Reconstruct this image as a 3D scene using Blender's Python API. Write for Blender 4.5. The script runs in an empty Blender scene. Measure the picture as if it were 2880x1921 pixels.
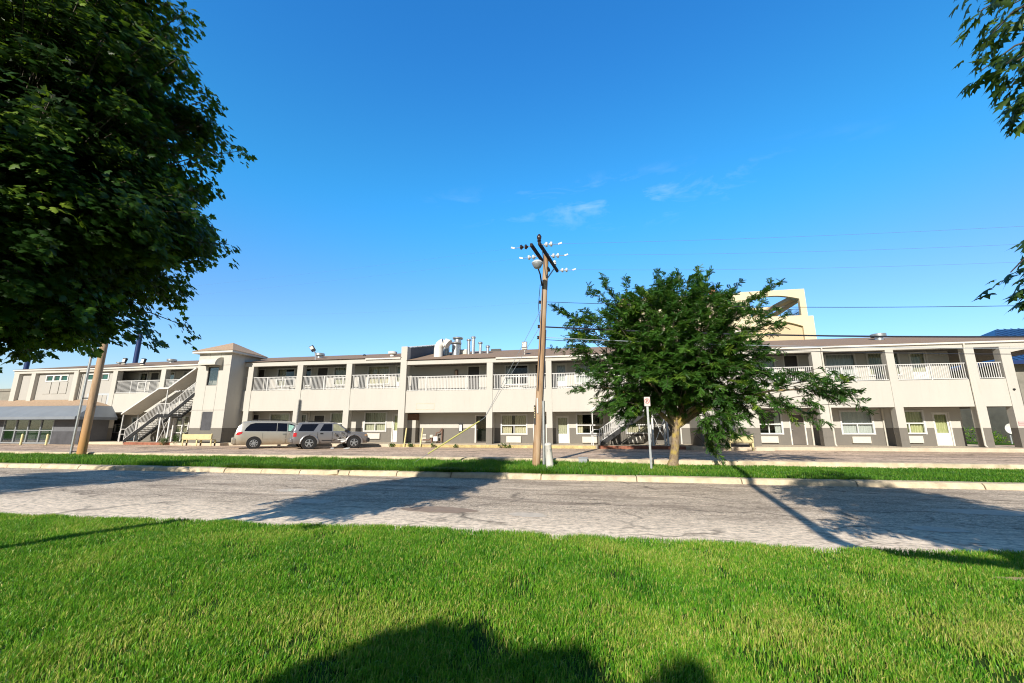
import bpy, bmesh, math, random
import numpy as np
from mathutils import Vector, Matrix
R = math.radians
random.seed(7); rng = np.random.default_rng(11)
sc = bpy.context.scene
COL = sc.collection

# ------------------------------------------------------------------ camera
cam = bpy.data.cameras.new('camera'); cam.sensor_width = 36; cam.lens = 1179.84/2880*36
cam.clip_end = 3000; cam.clip_start = 0.05
co = bpy.data.objects.new('camera', cam); COL.objects.link(co)
EYE = 1.6
co.location = (0, 0, EYE); co.rotation_euler = (R(90+11.676), 0, R(10.76)); sc.camera = co

# ------------------------------------------------------------------ sky and sun
SUN_EL, SUN_AZ = 27.5, 9.3          # shadows run towards (sin az, cos az)
w = bpy.data.worlds.new('World'); sc.world = w; w.use_nodes = True
nt = w.node_tree; nt.nodes.clear()
sky = nt.nodes.new('ShaderNodeTexSky'); sky.sky_type = 'NISHITA'; sky.sun_disc = False
sky.sun_elevation = R(SUN_EL); sky.sun_rotation = R(180+SUN_AZ)
sky.air_density = 1.0; sky.dust_density = 0.2; sky.ozone_density = 2.5
hs = nt.nodes.new('ShaderNodeHueSaturation'); hs.inputs['Saturation'].default_value = 1.08; hs.inputs['Hue'].default_value = 0.498
bg = nt.nodes.new('ShaderNodeBackground'); bg.inputs['Strength'].default_value = 0.108
# the part of the sky opposite the sun is a deeper, purer blue
sx = nt.nodes.new('ShaderNodeSeparateXYZ')
ge = nt.nodes.new('ShaderNodeValToRGB'); ge.color_ramp.interpolation = 'EASE'
for i, (p_, c_) in enumerate(((.02, (.5, .475, .5)), (.22, (.50, .60, .70)), (.5, (.40, .80, .97)), (.78, (.40, .74, 1.04)), (.95, (.22, .22, .22)))):
    e_ = ge.color_ramp.elements[i] if i < 2 else ge.color_ramp.elements.new(p_)
    e_.position = p_; e_.color = (*c_, 1)
g2 = nt.nodes.new('ShaderNodeMixRGB'); g2.blend_type = 'MULTIPLY'; g2.inputs[0].default_value = 1
g3 = nt.nodes.new('ShaderNodeMixRGB'); g3.inputs[1].default_value = (.22, .22, .22, 1)
gf = nt.nodes.new('ShaderNodeMapRange'); gf.inputs[1].default_value = -.25; gf.inputs[2].default_value = .2
g4 = nt.nodes.new('ShaderNodeMixRGB'); g4.blend_type = 'MULTIPLY'; g4.inputs[0].default_value = 1; g4.inputs[2].default_value = (2, 2, 2, 1)
# thin wisps of cirrus low in the sky ahead
tc = nt.nodes.new('ShaderNodeTexCoord')
mp = nt.nodes.new('ShaderNodeMapping'); mp.inputs['Location'].default_value = (2.44, .4, 2.7); mp.inputs['Scale'].default_value = (3.0, 3.0, 10.0); mp.inputs['Rotation'].default_value = (0, R(10), 0)
nz = nt.nodes.new('ShaderNodeTexNoise'); nz.inputs['Scale'].default_value = 2.2; nz.inputs['Detail'].default_value = 8; nz.inputs['Roughness'].default_value = .62
nz.inputs['Distortion'].default_value = .6
rp = nt.nodes.new('ShaderNodeValToRGB'); rp.color_ramp.elements[0].position = .54; rp.color_ramp.elements[1].position = .82
mx = nt.nodes.new('ShaderNodeMixRGB'); mx.inputs[2].default_value = (7.2, 8.2, 9.4, 1)
dt = nt.nodes.new('ShaderNodeVectorMath'); dt.operation = 'MULTIPLY_ADD'; dt.inputs[1].default_value = (1/.46, 0, 1/.062); dt.inputs[2].default_value = (-.06/.46, 0, -.487/.062)
dl = nt.nodes.new('ShaderNodeVectorMath'); dl.operation = 'LENGTH'
r2 = nt.nodes.new('ShaderNodeMapRange'); r2.inputs[1].default_value = 1.0; r2.inputs[2].default_value = .15; r2.inputs[3].default_value = 0; r2.inputs[4].default_value = .30
mu = nt.nodes.new('ShaderNodeMath'); mu.operation = 'MULTIPLY'
L = nt.links.new
L(tc.outputs['Generated'], mp.inputs[0]); L(mp.outputs[0], nz.inputs['Vector']); L(nz.outputs[0], rp.inputs[0])
L(tc.outputs['Generated'], dt.inputs[0]); L(dt.outputs[0], dl.inputs[0]); L(dl.outputs['Value'], r2.inputs[0])
L(rp.outputs[0], mu.inputs[0]); L(r2.outputs[0], mu.inputs[1])
L(tc.outputs['Generated'], sx.inputs[0]); L(sx.outputs[2], ge.inputs[0]); L(sx.outputs[1], gf.inputs[0]); L(gf.outputs[0], g3.inputs[0]); L(ge.outputs[0], g3.inputs[2])
L(g3.outputs[0], g4.inputs[1]); L(g4.outputs[0], g2.inputs[2]); L(sky.outputs[0], g2.inputs[1]); L(g2.outputs[0], hs.inputs['Color']); L(hs.outputs[0], mx.inputs[1]); L(mu.outputs[0], mx.inputs[0])
L(mx.outputs[0], bg.inputs['Color'])
wo = nt.nodes.new('ShaderNodeOutputWorld'); L(bg.outputs[0], wo.inputs[0])

sl = bpy.data.lights.new('sun', 'SUN'); sl.energy = 4.6; sl.angle = R(.53); sl.color = (1, .93, .82)
so = bpy.data.objects.new('sun', sl); COL.objects.link(so)
sd = Vector((math.sin(R(SUN_AZ))*math.cos(R(SUN_EL)), math.cos(R(SUN_AZ))*math.cos(R(SUN_EL)), -math.sin(R(SUN_EL))))
so.rotation_euler = sd.to_track_quat('-Z', 'Y').to_euler(); so.location = (-5, -20, 30)

vs = sc.view_settings; vs.view_transform = 'Standard'; vs.look = 'None'; vs.gamma = 1; vs.exposure = .5
cy = sc.cycles
cy.filter_width = 1.1; cy.max_bounces = 7; cy.diffuse_bounces = 3; cy.glossy_bounces = 3; cy.transmission_bounces = 3; cy.transparent_max_bounces = 10
cy.use_adaptive_sampling = True; cy.adaptive_threshold = .015

# ------------------------------------------------------------------ materials
def mat(name, col, rough=.8, metal=0., spec=.3, var=.0, vscale=3., bump=0., bscale=40., detail=6, coat=0.):
    m = bpy.data.materials.new(name); m.use_nodes = True
    n = m.node_tree.nodes; l = m.node_tree.links; b = n['Principled BSDF']
    b.inputs['Base Color'].default_value = (*col, 1); b.inputs['Roughness'].default_value = rough
    b.inputs['Metallic'].default_value = metal; b.inputs['Specular IOR Level'].default_value = spec
    b.inputs['Coat Weight'].default_value = coat
    if var or bump:
        g = n.new('ShaderNodeNewGeometry')
    if var:
        t = n.new('ShaderNodeTexNoise'); t.inputs['Scale'].default_value = vscale; t.inputs['Detail'].default_value = detail; t.inputs['Roughness'].default_value = .65
        l.new(g.outputs['Position'], t.inputs['Vector'])
        cr = n.new('ShaderNodeValToRGB'); cr.color_ramp.elements[0].position = .3; cr.color_ramp.elements[1].position = .7
        cr.color_ramp.elements[0].color = (*[c*(1-var) for c in col], 1); cr.color_ramp.elements[1].color = (*[min(1, c*(1+var*.6)) for c in col], 1)
        l.new(t.outputs[0], cr.inputs[0]); l.new(cr.outputs[0], b.inputs['Base Color'])
    if bump:
        t2 = n.new('ShaderNodeTexNoise'); t2.inputs['Scale'].default_value = bscale; t2.inputs['Detail'].default_value = 5
        l.new(g.outputs['Position'], t2.inputs['Vector'])
        bp = n.new('ShaderNodeBump'); bp.inputs['Strength'].default_value = bump; bp.inputs['Distance'].default_value = .01
        l.new(t2.outputs[0], bp.inputs['Height']); l.new(bp.outputs[0], b.inputs['Normal'])
    return m

class NG:   # tiny node-graph helper
    def __init__(s, name):
        s.m = bpy.data.materials.new(name); s.m.use_nodes = True
        s.n = s.m.node_tree.nodes; s.l = s.m.node_tree.links; s.b = s.n['Principled BSDF']; s.out = s.n['Material Output']
        s.pos = s.n.new('ShaderNodeNewGeometry').outputs['Position']
    def noise(s, scale, detail=5, rough=.6, stretch=None, dist=0., offs=None):
        v = s.pos
        if stretch or offs:
            mp = s.n.new('ShaderNodeMapping'); mp.inputs['Scale'].default_value = stretch or (1, 1, 1)
            if offs: mp.inputs['Location'].default_value = offs
            s.l.new(v, mp.inputs[0]); v = mp.outputs[0]
        t = s.n.new('ShaderNodeTexNoise'); t.inputs['Scale'].default_value = scale; t.inputs['Detail'].default_value = detail
        t.inputs['Roughness'].default_value = rough; t.inputs['Distortion'].default_value = dist
        s.l.new(v, t.inputs['Vector']); return t.outputs[0]
    def ramp(s, f, stops):
        r = s.n.new('ShaderNodeValToRGB'); e = r.color_ramp.elements
        while len(e) < len(stops): e.new(.5)
        for i, (p, c) in enumerate(stops):
            e[i].position = p; e[i].color = (c, c, c, 1) if isinstance(c, (int, float)) else (*c, 1)
        s.l.new(f, r.inputs[0]); return r.outputs[0]
    def mix(s, f, a, b, mode='MIX'):
        x = s.n.new('ShaderNodeMixRGB'); x.blend_type = mode
        for i, v in ((0, f), (1, a), (2, b)):
            if isinstance(v, (int, float)): x.inputs[i].default_value = v if i == 0 else (v, v, v, 1)
            elif isinstance(v, tuple): x.inputs[i].default_value = (*v, 1)
            else: s.l.new(v, x.inputs[i])
        return x.outputs[0]
    def math(s, op, a, b=None):
        x = s.n.new('ShaderNodeMath'); x.operation = op
        for i, v in ((0, a), (1, b)):
            if v is None: continue
            if isinstance(v, (int, float)): x.inputs[i].default_value = v
            else: s.l.new(v, x.inputs[i])
        return x.outputs[0]
    def sep(s):
        x = s.n.new('ShaderNodeSeparateXYZ'); s.l.new(s.pos, x.inputs[0]); return x.outputs
    def cracks(s, scale, width, distort=.5, stretch=None):
        n1 = s.n.new('ShaderNodeTexNoise'); n1.inputs['Scale'].default_value = 1.3; n1.inputs['Detail'].default_value = 6
        s.l.new(s.pos, n1.inputs['Vector'])
        add = s.n.new('ShaderNodeMixRGB'); add.blend_type = 'ADD'; add.inputs[0].default_value = distort
        s.l.new(s.pos, add.inputs[1]); s.l.new(n1.outputs['Color'], add.inputs[2])
        v = add.outputs[0]
        if stretch:
            mp = s.n.new('ShaderNodeMapping'); mp.inputs['Scale'].default_value = stretch; s.l.new(v, mp.inputs[0]); v = mp.outputs[0]
        vo = s.n.new('ShaderNodeTexVoronoi'); vo.feature = 'DISTANCE_TO_EDGE'; vo.inputs['Scale'].default_value = scale
        s.l.new(v, vo.inputs['Vector'])
        return s.ramp(vo.outputs['Distance'], [(0, 1), (width, 0)])
    def bump(s, h, st=.4, d=.01):
        bp = s.n.new('ShaderNodeBump'); bp.inputs['Strength'].default_value = st; bp.inputs['Distance'].default_value = d
        s.l.new(h, bp.inputs['Height']); s.l.new(bp.outputs[0], s.b.inputs['Normal'])
    def done(s, col, rough=.85, spec=.25):
        if isinstance(col, tuple): s.b.inputs['Base Color'].default_value = (*col, 1)
        else: s.l.new(col, s.b.inputs['Base Color'])
        s.b.inputs['Roughness'].default_value = rough; s.b.inputs['Specular IOR Level'].default_value = spec
        return s.m

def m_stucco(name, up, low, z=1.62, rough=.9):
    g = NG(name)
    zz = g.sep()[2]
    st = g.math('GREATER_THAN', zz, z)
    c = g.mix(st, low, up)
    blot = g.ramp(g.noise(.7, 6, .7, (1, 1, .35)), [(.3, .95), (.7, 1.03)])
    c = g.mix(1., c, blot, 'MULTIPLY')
    # rain streaks and grime
    streak = g.ramp(g.noise(2.5, 5, .6, (3, 3, .25)), [(.55, 0), (.78, .20)])
    c = g.mix(streak, c, (.34, .29, .23))
    g.bump(g.noise(55, 3), .35, .006)
    return g.done(c, rough)

M = {}
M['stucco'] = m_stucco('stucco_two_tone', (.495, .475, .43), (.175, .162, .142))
M['stucco_r'] = m_stucco('stucco_weathered', (.41, .395, .365), (.175, .162, .142), 1.62)
M['spandrel'] = m_stucco('balcony_stucco', (.495, .475, .43), (.495, .475, .43), -9)
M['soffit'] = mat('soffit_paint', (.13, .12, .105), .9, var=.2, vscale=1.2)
M['trim'] = mat('white_trim', (.62, .60, .55), .6, var=.06, vscale=4)
M['rail'] = mat('white_rail', (.60, .595, .58), .5, var=.08, vscale=7)
M['white'] = mat('white_paint', (.68, .67, .64), .55, var=.05, vscale=5)
M['ac'] = mat('cream_metal', (.58, .55, .48), .5, var=.08, vscale=3)
M['darkdoor'] = mat('dark_door', (.055, .05, .047), .45, spec=.4, var=.25, vscale=2)
M['greydoor'] = mat('grey_door', (.13, .115, .10), .5, var=.15, vscale=2)
M['board'] = mat('grey_board', (.075, .076, .085), .7, var=.3, vscale=1.6)
M['bluepanel'] = mat('bluish_paint', (.44, .47, .50), .7, var=.1)
M['bluedoor'] = mat('pale_blue_door', (.50, .60, .66), .5, var=.08)
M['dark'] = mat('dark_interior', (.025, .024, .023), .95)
M['black'] = mat('black_metal', (.018, .018, .02), .45, spec=.4)
M['rubber'] = mat('rubber', (.022, .022, .022), .85, bump=.2)
M['galv'] = mat('galvanised', (.50, .52, .53), .38, metal=.75, var=.18, vscale=9)
M['greymetal'] = mat('grey_metal', (.32, .34, .36), .5, metal=.3, var=.15, vscale=4)
M['awning'] = mat('grey_awning', (.21, .235, .265), .6, var=.12, vscale=.8)
M['darkgrey'] = mat('dark_grey_wall', (.14, .145, .16), .85, var=.12)
M['bluemetal'] = mat('blue_roof_metal', (.025, .075, .20), .4, metal=.1, spec=.5, var=.15, vscale=.6)
M['bluepost'] = mat('blue_post', (.02, .04, .13), .4)
M['hotel'] = mat('cream_render', (.66, .575, .40), .9, var=.06, vscale=.4)
M['hotel2'] = mat('peach_render', (.58, .45, .29), .9, var=.06, vscale=.4)
M['concrete_far'] = mat('old_concrete', (.25, .235, .20), .9, var=.35, vscale=.5)
M['concrete'] = mat('concrete', (.60, .50, .345), .9, var=.36, vscale=2.6, bump=.25, bscale=60)
M['walk'] = mat('walkway_concrete', (.56, .475, .36), .9, var=.2, vscale=1.1, bump=.2, bscale=50)
M['yellowkerb'] = mat('yellow_kerb_paint', (.52, .41, .19), .85, var=.4, vscale=3.5)
M['redkerb'] = mat('red_kerb_paint', (.30, .12, .075), .85, var=.5, vscale=3)
M['yellow'] = mat('pale_yellow_paint', (.58, .50, .27), .6, var=.14, vscale=4)
M['ypost'] = mat('yellow_post', (.66, .58, .30), .6, var=.15, vscale=5)
M['yguard'] = mat('yellow_plastic', (.46, .44, .14), .4)
M['porcelain'] = mat('porcelain', (.58, .62, .65), .35, spec=.6)
M['brownpor'] = mat('dark_porcelain', (.03, .018, .015), .3, spec=.6)
M['creosote'] = mat('dark_timber', (.028, .021, .018), .85, var=.4, vscale=12)
M['cable'] = mat('cable', (.028, .032, .045), .5)
M['faint'] = mat('sky_toned_wire', (.14, .21, .30), .8)  # blue-grey drawn from the sky so the wires barely show, without glints
M['wire'] = mat('aluminium_wire', (.42, .48, .55), .45, metal=.3)
M['brick'] = mat('brown_brick', (.22, .13, .09), .9, var=.3, vscale=9)
M['red'] = mat('red_sign', (.62, .13, .12), .5)
M['fadedred'] = mat('faded_red_sign', (.66, .36, .35), .6)
M['rust'] = mat('brown_pipe', (.20, .12, .09), .8, var=.4, vscale=20)
M['soil'] = mat('soil', (.16, .10, .06), .95, var=.4, vscale=20)
M['strawm'] = mat('dry_thatch', (.42, .33, .17), .95, var=.35, vscale=30)
M['signback'] = mat('sign_white', (.56, .52, .49), .45)
M['terracotta'] = mat('terracotta', (.55, .22, .15), .8)

def m_wood():
    g = NG('pole_wood')
    n1 = g.noise(9, 7, .7, (1, 1, .07)); n2 = g.noise(1.2, 4, .6, (1, 1, .25))
    c = g.ramp(n1, [(.3, (.17, .09, .045)), (.5, (.36, .23, .13)), (.72, (.52, .39, .26))])
    c = g.mix(g.ramp(n2, [(.46, 0), (.70, .6)]), c, (.46, .38, .29))
    g.bump(n1, .5, .012)
    return g.done(c, .9)
M['wood'] = m_wood()
def m_bark(name, a, b_, moss=None):
    g = NG(name)
    n1 = g.noise(16, 7, .7, (1, 1, .3), .8)
    c = g.ramp(n1, [(.35, a), (.62, b_)])
    if moss: c = g.mix(g.ramp(g.noise(3.2, 4), [(.48, 0), (.62, .8)]), c, moss)
    g.bump(n1, .8, .02)
    return g.done(c, .95)
def m_wood2():
    g = NG('peeled_pole_wood'); n1 = g.noise(7, 7, .7, (1, 1, .12)); z = g.sep()[2]
    c = g.ramp(n1, [(.3, (.26, .165, .095)), (.5, (.41, .28, .175)), (.72, (.54, .40, .27))])
    mr = g.n.new('ShaderNodeMapRange'); mr.inputs[1].default_value = 2.6; mr.inputs[2].default_value = .9; mr.inputs[3].default_value = 0; mr.inputs[4].default_value = .8
    g.l.new(z, mr.inputs[0]); c = g.mix(mr.outputs[0], c, (.46, .235, .07))
    kn = g.ramp(g.noise(3.1, 3, .6, (1, 1, .6)), [(.66, 0), (.72, .7)]); c = g.mix(kn, c, (.13, .075, .04))
    g.bump(n1, .4, .01); return g.done(c, .9)
M['wood2'] = m_wood2()
M['bark'] = m_bark('maple_bark', (.06, .05, .04), (.16, .13, .10))
M['lbark'] = m_bark('locust_bark', (.13, .09, .055), (.34, .26, .17), (.40, .30, .07))
def m_shingle():
    g = NG('brown_shingles')
    n1 = g.noise(16, 3, .6, (1, 2.5, 1)); n2 = g.noise(.9, 5, .65)
    c = g.ramp(n1, [(.3, (.19, .125, .085)), (.7, (.36, .255, .18))])
    c = g.mix(g.ramp(n2, [(.35, 0), (.7, .55)]), c, (.23, .185, .15))
    g.bump(n1, .6, .015)
    return g.done(c, .92)
M['shingle'] = m_shingle()
M['shingle_light'] = mat('tan_shingles', (.44, .315, .215), .92, var=.3, vscale=9)
def m_glass(name, tint=(.5, .55, .55), trans=.55, rough=.03):
    g = NG(name); n, l = g.n, g.l
    tr = n.new('ShaderNodeBsdfTransparent'); tr.inputs[0].default_value = (*tint, 1)
    gl = n.new('ShaderNodeBsdfGlossy'); gl.inputs['Roughness'].default_value = rough; gl.inputs[0].default_value = (.9, .95, 1, 1)
    lw = n.new('ShaderNodeFresnel'); lw.inputs[0].default_value = 1.5
    f = g.math('MULTIPLY', lw.outputs[0], .6)
    mxs = n.new('ShaderNodeMixShader'); l.new(f, mxs.inputs[0]); l.new(tr.outputs[0], mxs.inputs[1]); l.new(gl.outputs[0], mxs.inputs[2])
    l.new(mxs.outputs[0], g.out.inputs[0]); n.remove(g.b)
    return g.m
M['glass'] = m_glass('window_glass', (.90, .91, .88))
M['autoglass'] = mat('dark_tinted_glass', (.006, .007, .013), .06, spec=.5)
M['clearglass'] = mat('dusty_windscreen', (.30, .30, .20), .15, spec=.5, var=.4, vscale=3)
M['greenglass'] = mat('green_tinted_pane', (.035, .10, .085), .1, spec=.6, var=.3, vscale=1.2)
def m_curtain(name, a, b_):
    g = NG(name)
    x = g.sep()[0]
    wv = g.math('SINE', g.math('ADD', g.math('MULTIPLY', x, 42.), g.math('MULTIPLY', g.noise(1.7, 3), 12.)))
    c = g.ramp(wv, [(0, a), (.9, b_)])
    return g.done(c, .9)
M['curtain'] = m_curtain('cream_curtain', (.52, .48, .36), (.76, .71, .56))
M['curtain2'] = m_curtain('grey_cream_curtain', (.42, .42, .33), (.64, .62, .50))
M['curtain3'] = m_curtain('yellow_green_curtain', (.46, .48, .26), (.62, .62, .38))
M['blind'] = mat('pale_blind', (.55, .58, .60), .8)
def m_car(name, col, dirt, rough=.35):
    g = NG(name)
    z = g.sep()[2]
    mr = g.n.new('ShaderNodeMapRange'); mr.inputs[1].default_value = .55; mr.inputs[2].default_value = 1.3; mr.inputs[3].default_value = .85; mr.inputs[4].default_value = .0
    g.l.new(z, mr.inputs[0])
    f = g.math('MULTIPLY', mr.outputs[0], g.ramp(g.noise(3.0, 5), [(.25, .35), (.6, 1)]))
    c = g.mix(f, col, dirt)
    g.b.inputs['Metallic'].default_value = .55
    g.b.inputs['Coat Weight'].default_value = .4; g.b.inputs['Coat Roughness'].default_value = .08
    return g.done(c, rough, .5)
M['vanpaint'] = m_car('champagne_paint', (.53, .51, .45), (.38, .31, .20))
M['suvpaint'] = m_car('pewter_paint', (.27, .275, .30), (.26, .235, .205))
M['suvdent'] = mat('bent_metal', (.24, .225, .205), .35, metal=.6, var=.5, vscale=4)
M['taillamp'] = mat('red_lamp', (.50, .02, .03), .15, spec=.7)
M['amber'] = mat('amber_lamp', (.55, .33, .17), .2, spec=.7)
M['chrome'] = mat('chrome', (.72, .72, .72), .18, metal=1.)
M['sticker'] = mat('green_white_sheet', (.35, .62, .52), .6, var=.5, vscale=6)

def m_asphalt(name, lo, hi, streak_col, crackw=.018, spk=34, stretch=(.16, 1, 1), streak_amt=.75, edge=None):
    g = NG(name); mid = tuple((a+b)/2 for a, b in zip(lo, hi))
    sp = g.noise(spk, 4, .8)
    c = g.ramp(sp, [(.36, lo), (.48, mid), (.60, hi)])
    grit = g.ramp(g.noise(spk*.42, 3, .7, (.7, 1, 1), 0, (5, 1, 0)), [(.36, .62), (.52, 1.0), (.66, 1.18)])
    c = g.mix(1., c, grit, 'MULTIPLY')
    big = g.ramp(g.noise(.5, 6, .7), [(.3, .74), (.7, 1.14)])
    c = g.mix(1., c, big, 'MULTIPLY')
    # long worn bands and tar streaks along the direction of travel
    st = g.ramp(g.noise(1.6, 8, .72, stretch, .5), [(.50, 0), (.60, streak_amt*.75), (.72, streak_amt)])
    c = g.mix(st, c, streak_col)
    st2 = g.ramp(g.noise(4.2, 6, .7, (.10, 1, 1), .8, (2, 5, 0)), [(.55, 0), (.66, streak_amt*.8)])
    c = g.mix(st2, c, tuple(v*.75 for v in streak_col))
    pale = g.ramp(g.noise(1.1, 6, .65, (.25, 1, 1), .3, (7, 3, 0)), [(.56, 0), (.72, .6)])
    c = g.mix(pale, c, tuple(min(1, v*1.1) for v in hi))
    if edge:    # loose pale gravel along the near edge of the road
        yy = g.math('ADD', g.sep()[1], g.math('MULTIPLY', g.noise(.8, 5, .65), 1.6))
        mr = g.n.new('ShaderNodeMapRange'); mr.inputs[1].default_value = edge[0]; mr.inputs[2].default_value = edge[1]; mr.inputs[3].default_value = .75; mr.inputs[4].default_value = 0
        g.l.new(yy, mr.inputs[0]); c = g.mix(mr.outputs[0], c, g.mix(1., tuple(min(1, v*1.12) for v in hi), grit, 'MULTIPLY'))
    dark = (.055, .046, .038)
    for sc_, wd, ds, stv, bs, thr, off, am in ((.34, crackw*1.3, 1.0, (.5, 1.2, 1), .8, .46, (3, 9, 0), .62), (1.05, crackw*1.7, .7, (.35, 1.3, 1), .7, .50, (13, 2, 0), .5), (2.6, crackw*2.4, .5, (.45, 1, 1), .6, .55, (1, 22, 0), .4)):
        cr = g.cracks(sc_, wd, ds, stv)
        brk = g.ramp(g.noise(bs, 4, .65, None, 0, off), [(thr, 0), (thr+.09, am)])
        c = g.mix(g.math('MULTIPLY', cr, brk), c, dark)
    g.bump(sp, .7, .012)
    return g.done(c, .93, .15)
M['road'] = m_asphalt('worn_asphalt', (.27, .205, .15), (.88, .73, .555), (.24, .185, .14), .018, 26, edge=(8.2, 9.9))
M['lot'] = m_asphalt('parking_asphalt', (.40, .295, .215), (.88, .67, .50), (.15, .105, .08), .03, 18, (.10, 1, 1), .75)
def m_turf(name, a, b_):
    g = NG(name)
    c = g.ramp(g.noise(14, 5, .7), [(.3, a), (.7, b_)])
    return g.done(c, 1., .05)
M['turf'] = m_turf('turf_soil', (.022, .05, .010), (.05, .095, .02))
M['turf_far'] = m_turf('far_grass', (.04, .10, .015), (.08, .17, .03))

def m_leaf(name, cols, trans=.35, tcol=(.25, .42, .04), rough=.45, spec=.35):
    """cols: ramp over the per-leaf random attribute 'rnd'"""
    g = NG(name); n, l = g.n, g.l
    at = n.new('ShaderNodeAttribute'); at.attribute_name = 'rnd'
    c = g.ramp(at.outputs['Fac'], [(i/(len(cols)-1), k) for i, k in enumerate(cols)])
    g.done(c, rough, spec)
    tr = n.new('ShaderNodeBsdfTranslucent')
    tcn = g.mix(1., c, tcol, 'MIX') if False else g.mix(.5, c, tcol)
    l.new(tcn, tr.inputs[0])
    ms = n.new('ShaderNodeMixShader'); ms.inputs[0].default_value = trans
    l.new(g.b.outputs[0], ms.inputs[1]); l.new(tr.outputs[0], ms.inputs[2]); l.new(ms.outputs[0], g.out.inputs[0])
    return g.m
M['maple'] = m_leaf('maple_leaf', [(.008, .026, .005), (.015, .045, .008), (.030, .088, .012), (.22, .32, .035)], .32, (.28, .48, .03))
M['maple_r'] = m_leaf('silver_maple_leaf', [(.022, .05, .014), (.04, .085, .018), (.07, .13, .025), (.10, .17, .03)], .3, (.2, .36, .03))
M['locust'] = m_leaf('locust_leaf', [(.02, .065, .012), (.042, .125, .018), (.08, .19, .025), (.22, .33, .035)], .33, (.2, .36, .03))
M['blade'] = m_leaf('lawn_blade', [(.035, .15, .010), (.085, .27, .014), (.16, .39, .022), (.33, .45, .05), (.60, .50, .18)], .34, (.34, .55, .03), .4, .3)
M['blade2'] = m_leaf('verge_blade', [(.035, .12, .012), (.075, .22, .015), (.13, .29, .02), (.36, .40, .08)], .34, (.26, .5, .03), .45)
M['weed'] = m_leaf('weed_leaf', [(.03, .08, .015), (.07, .15, .03)], .25)

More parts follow.
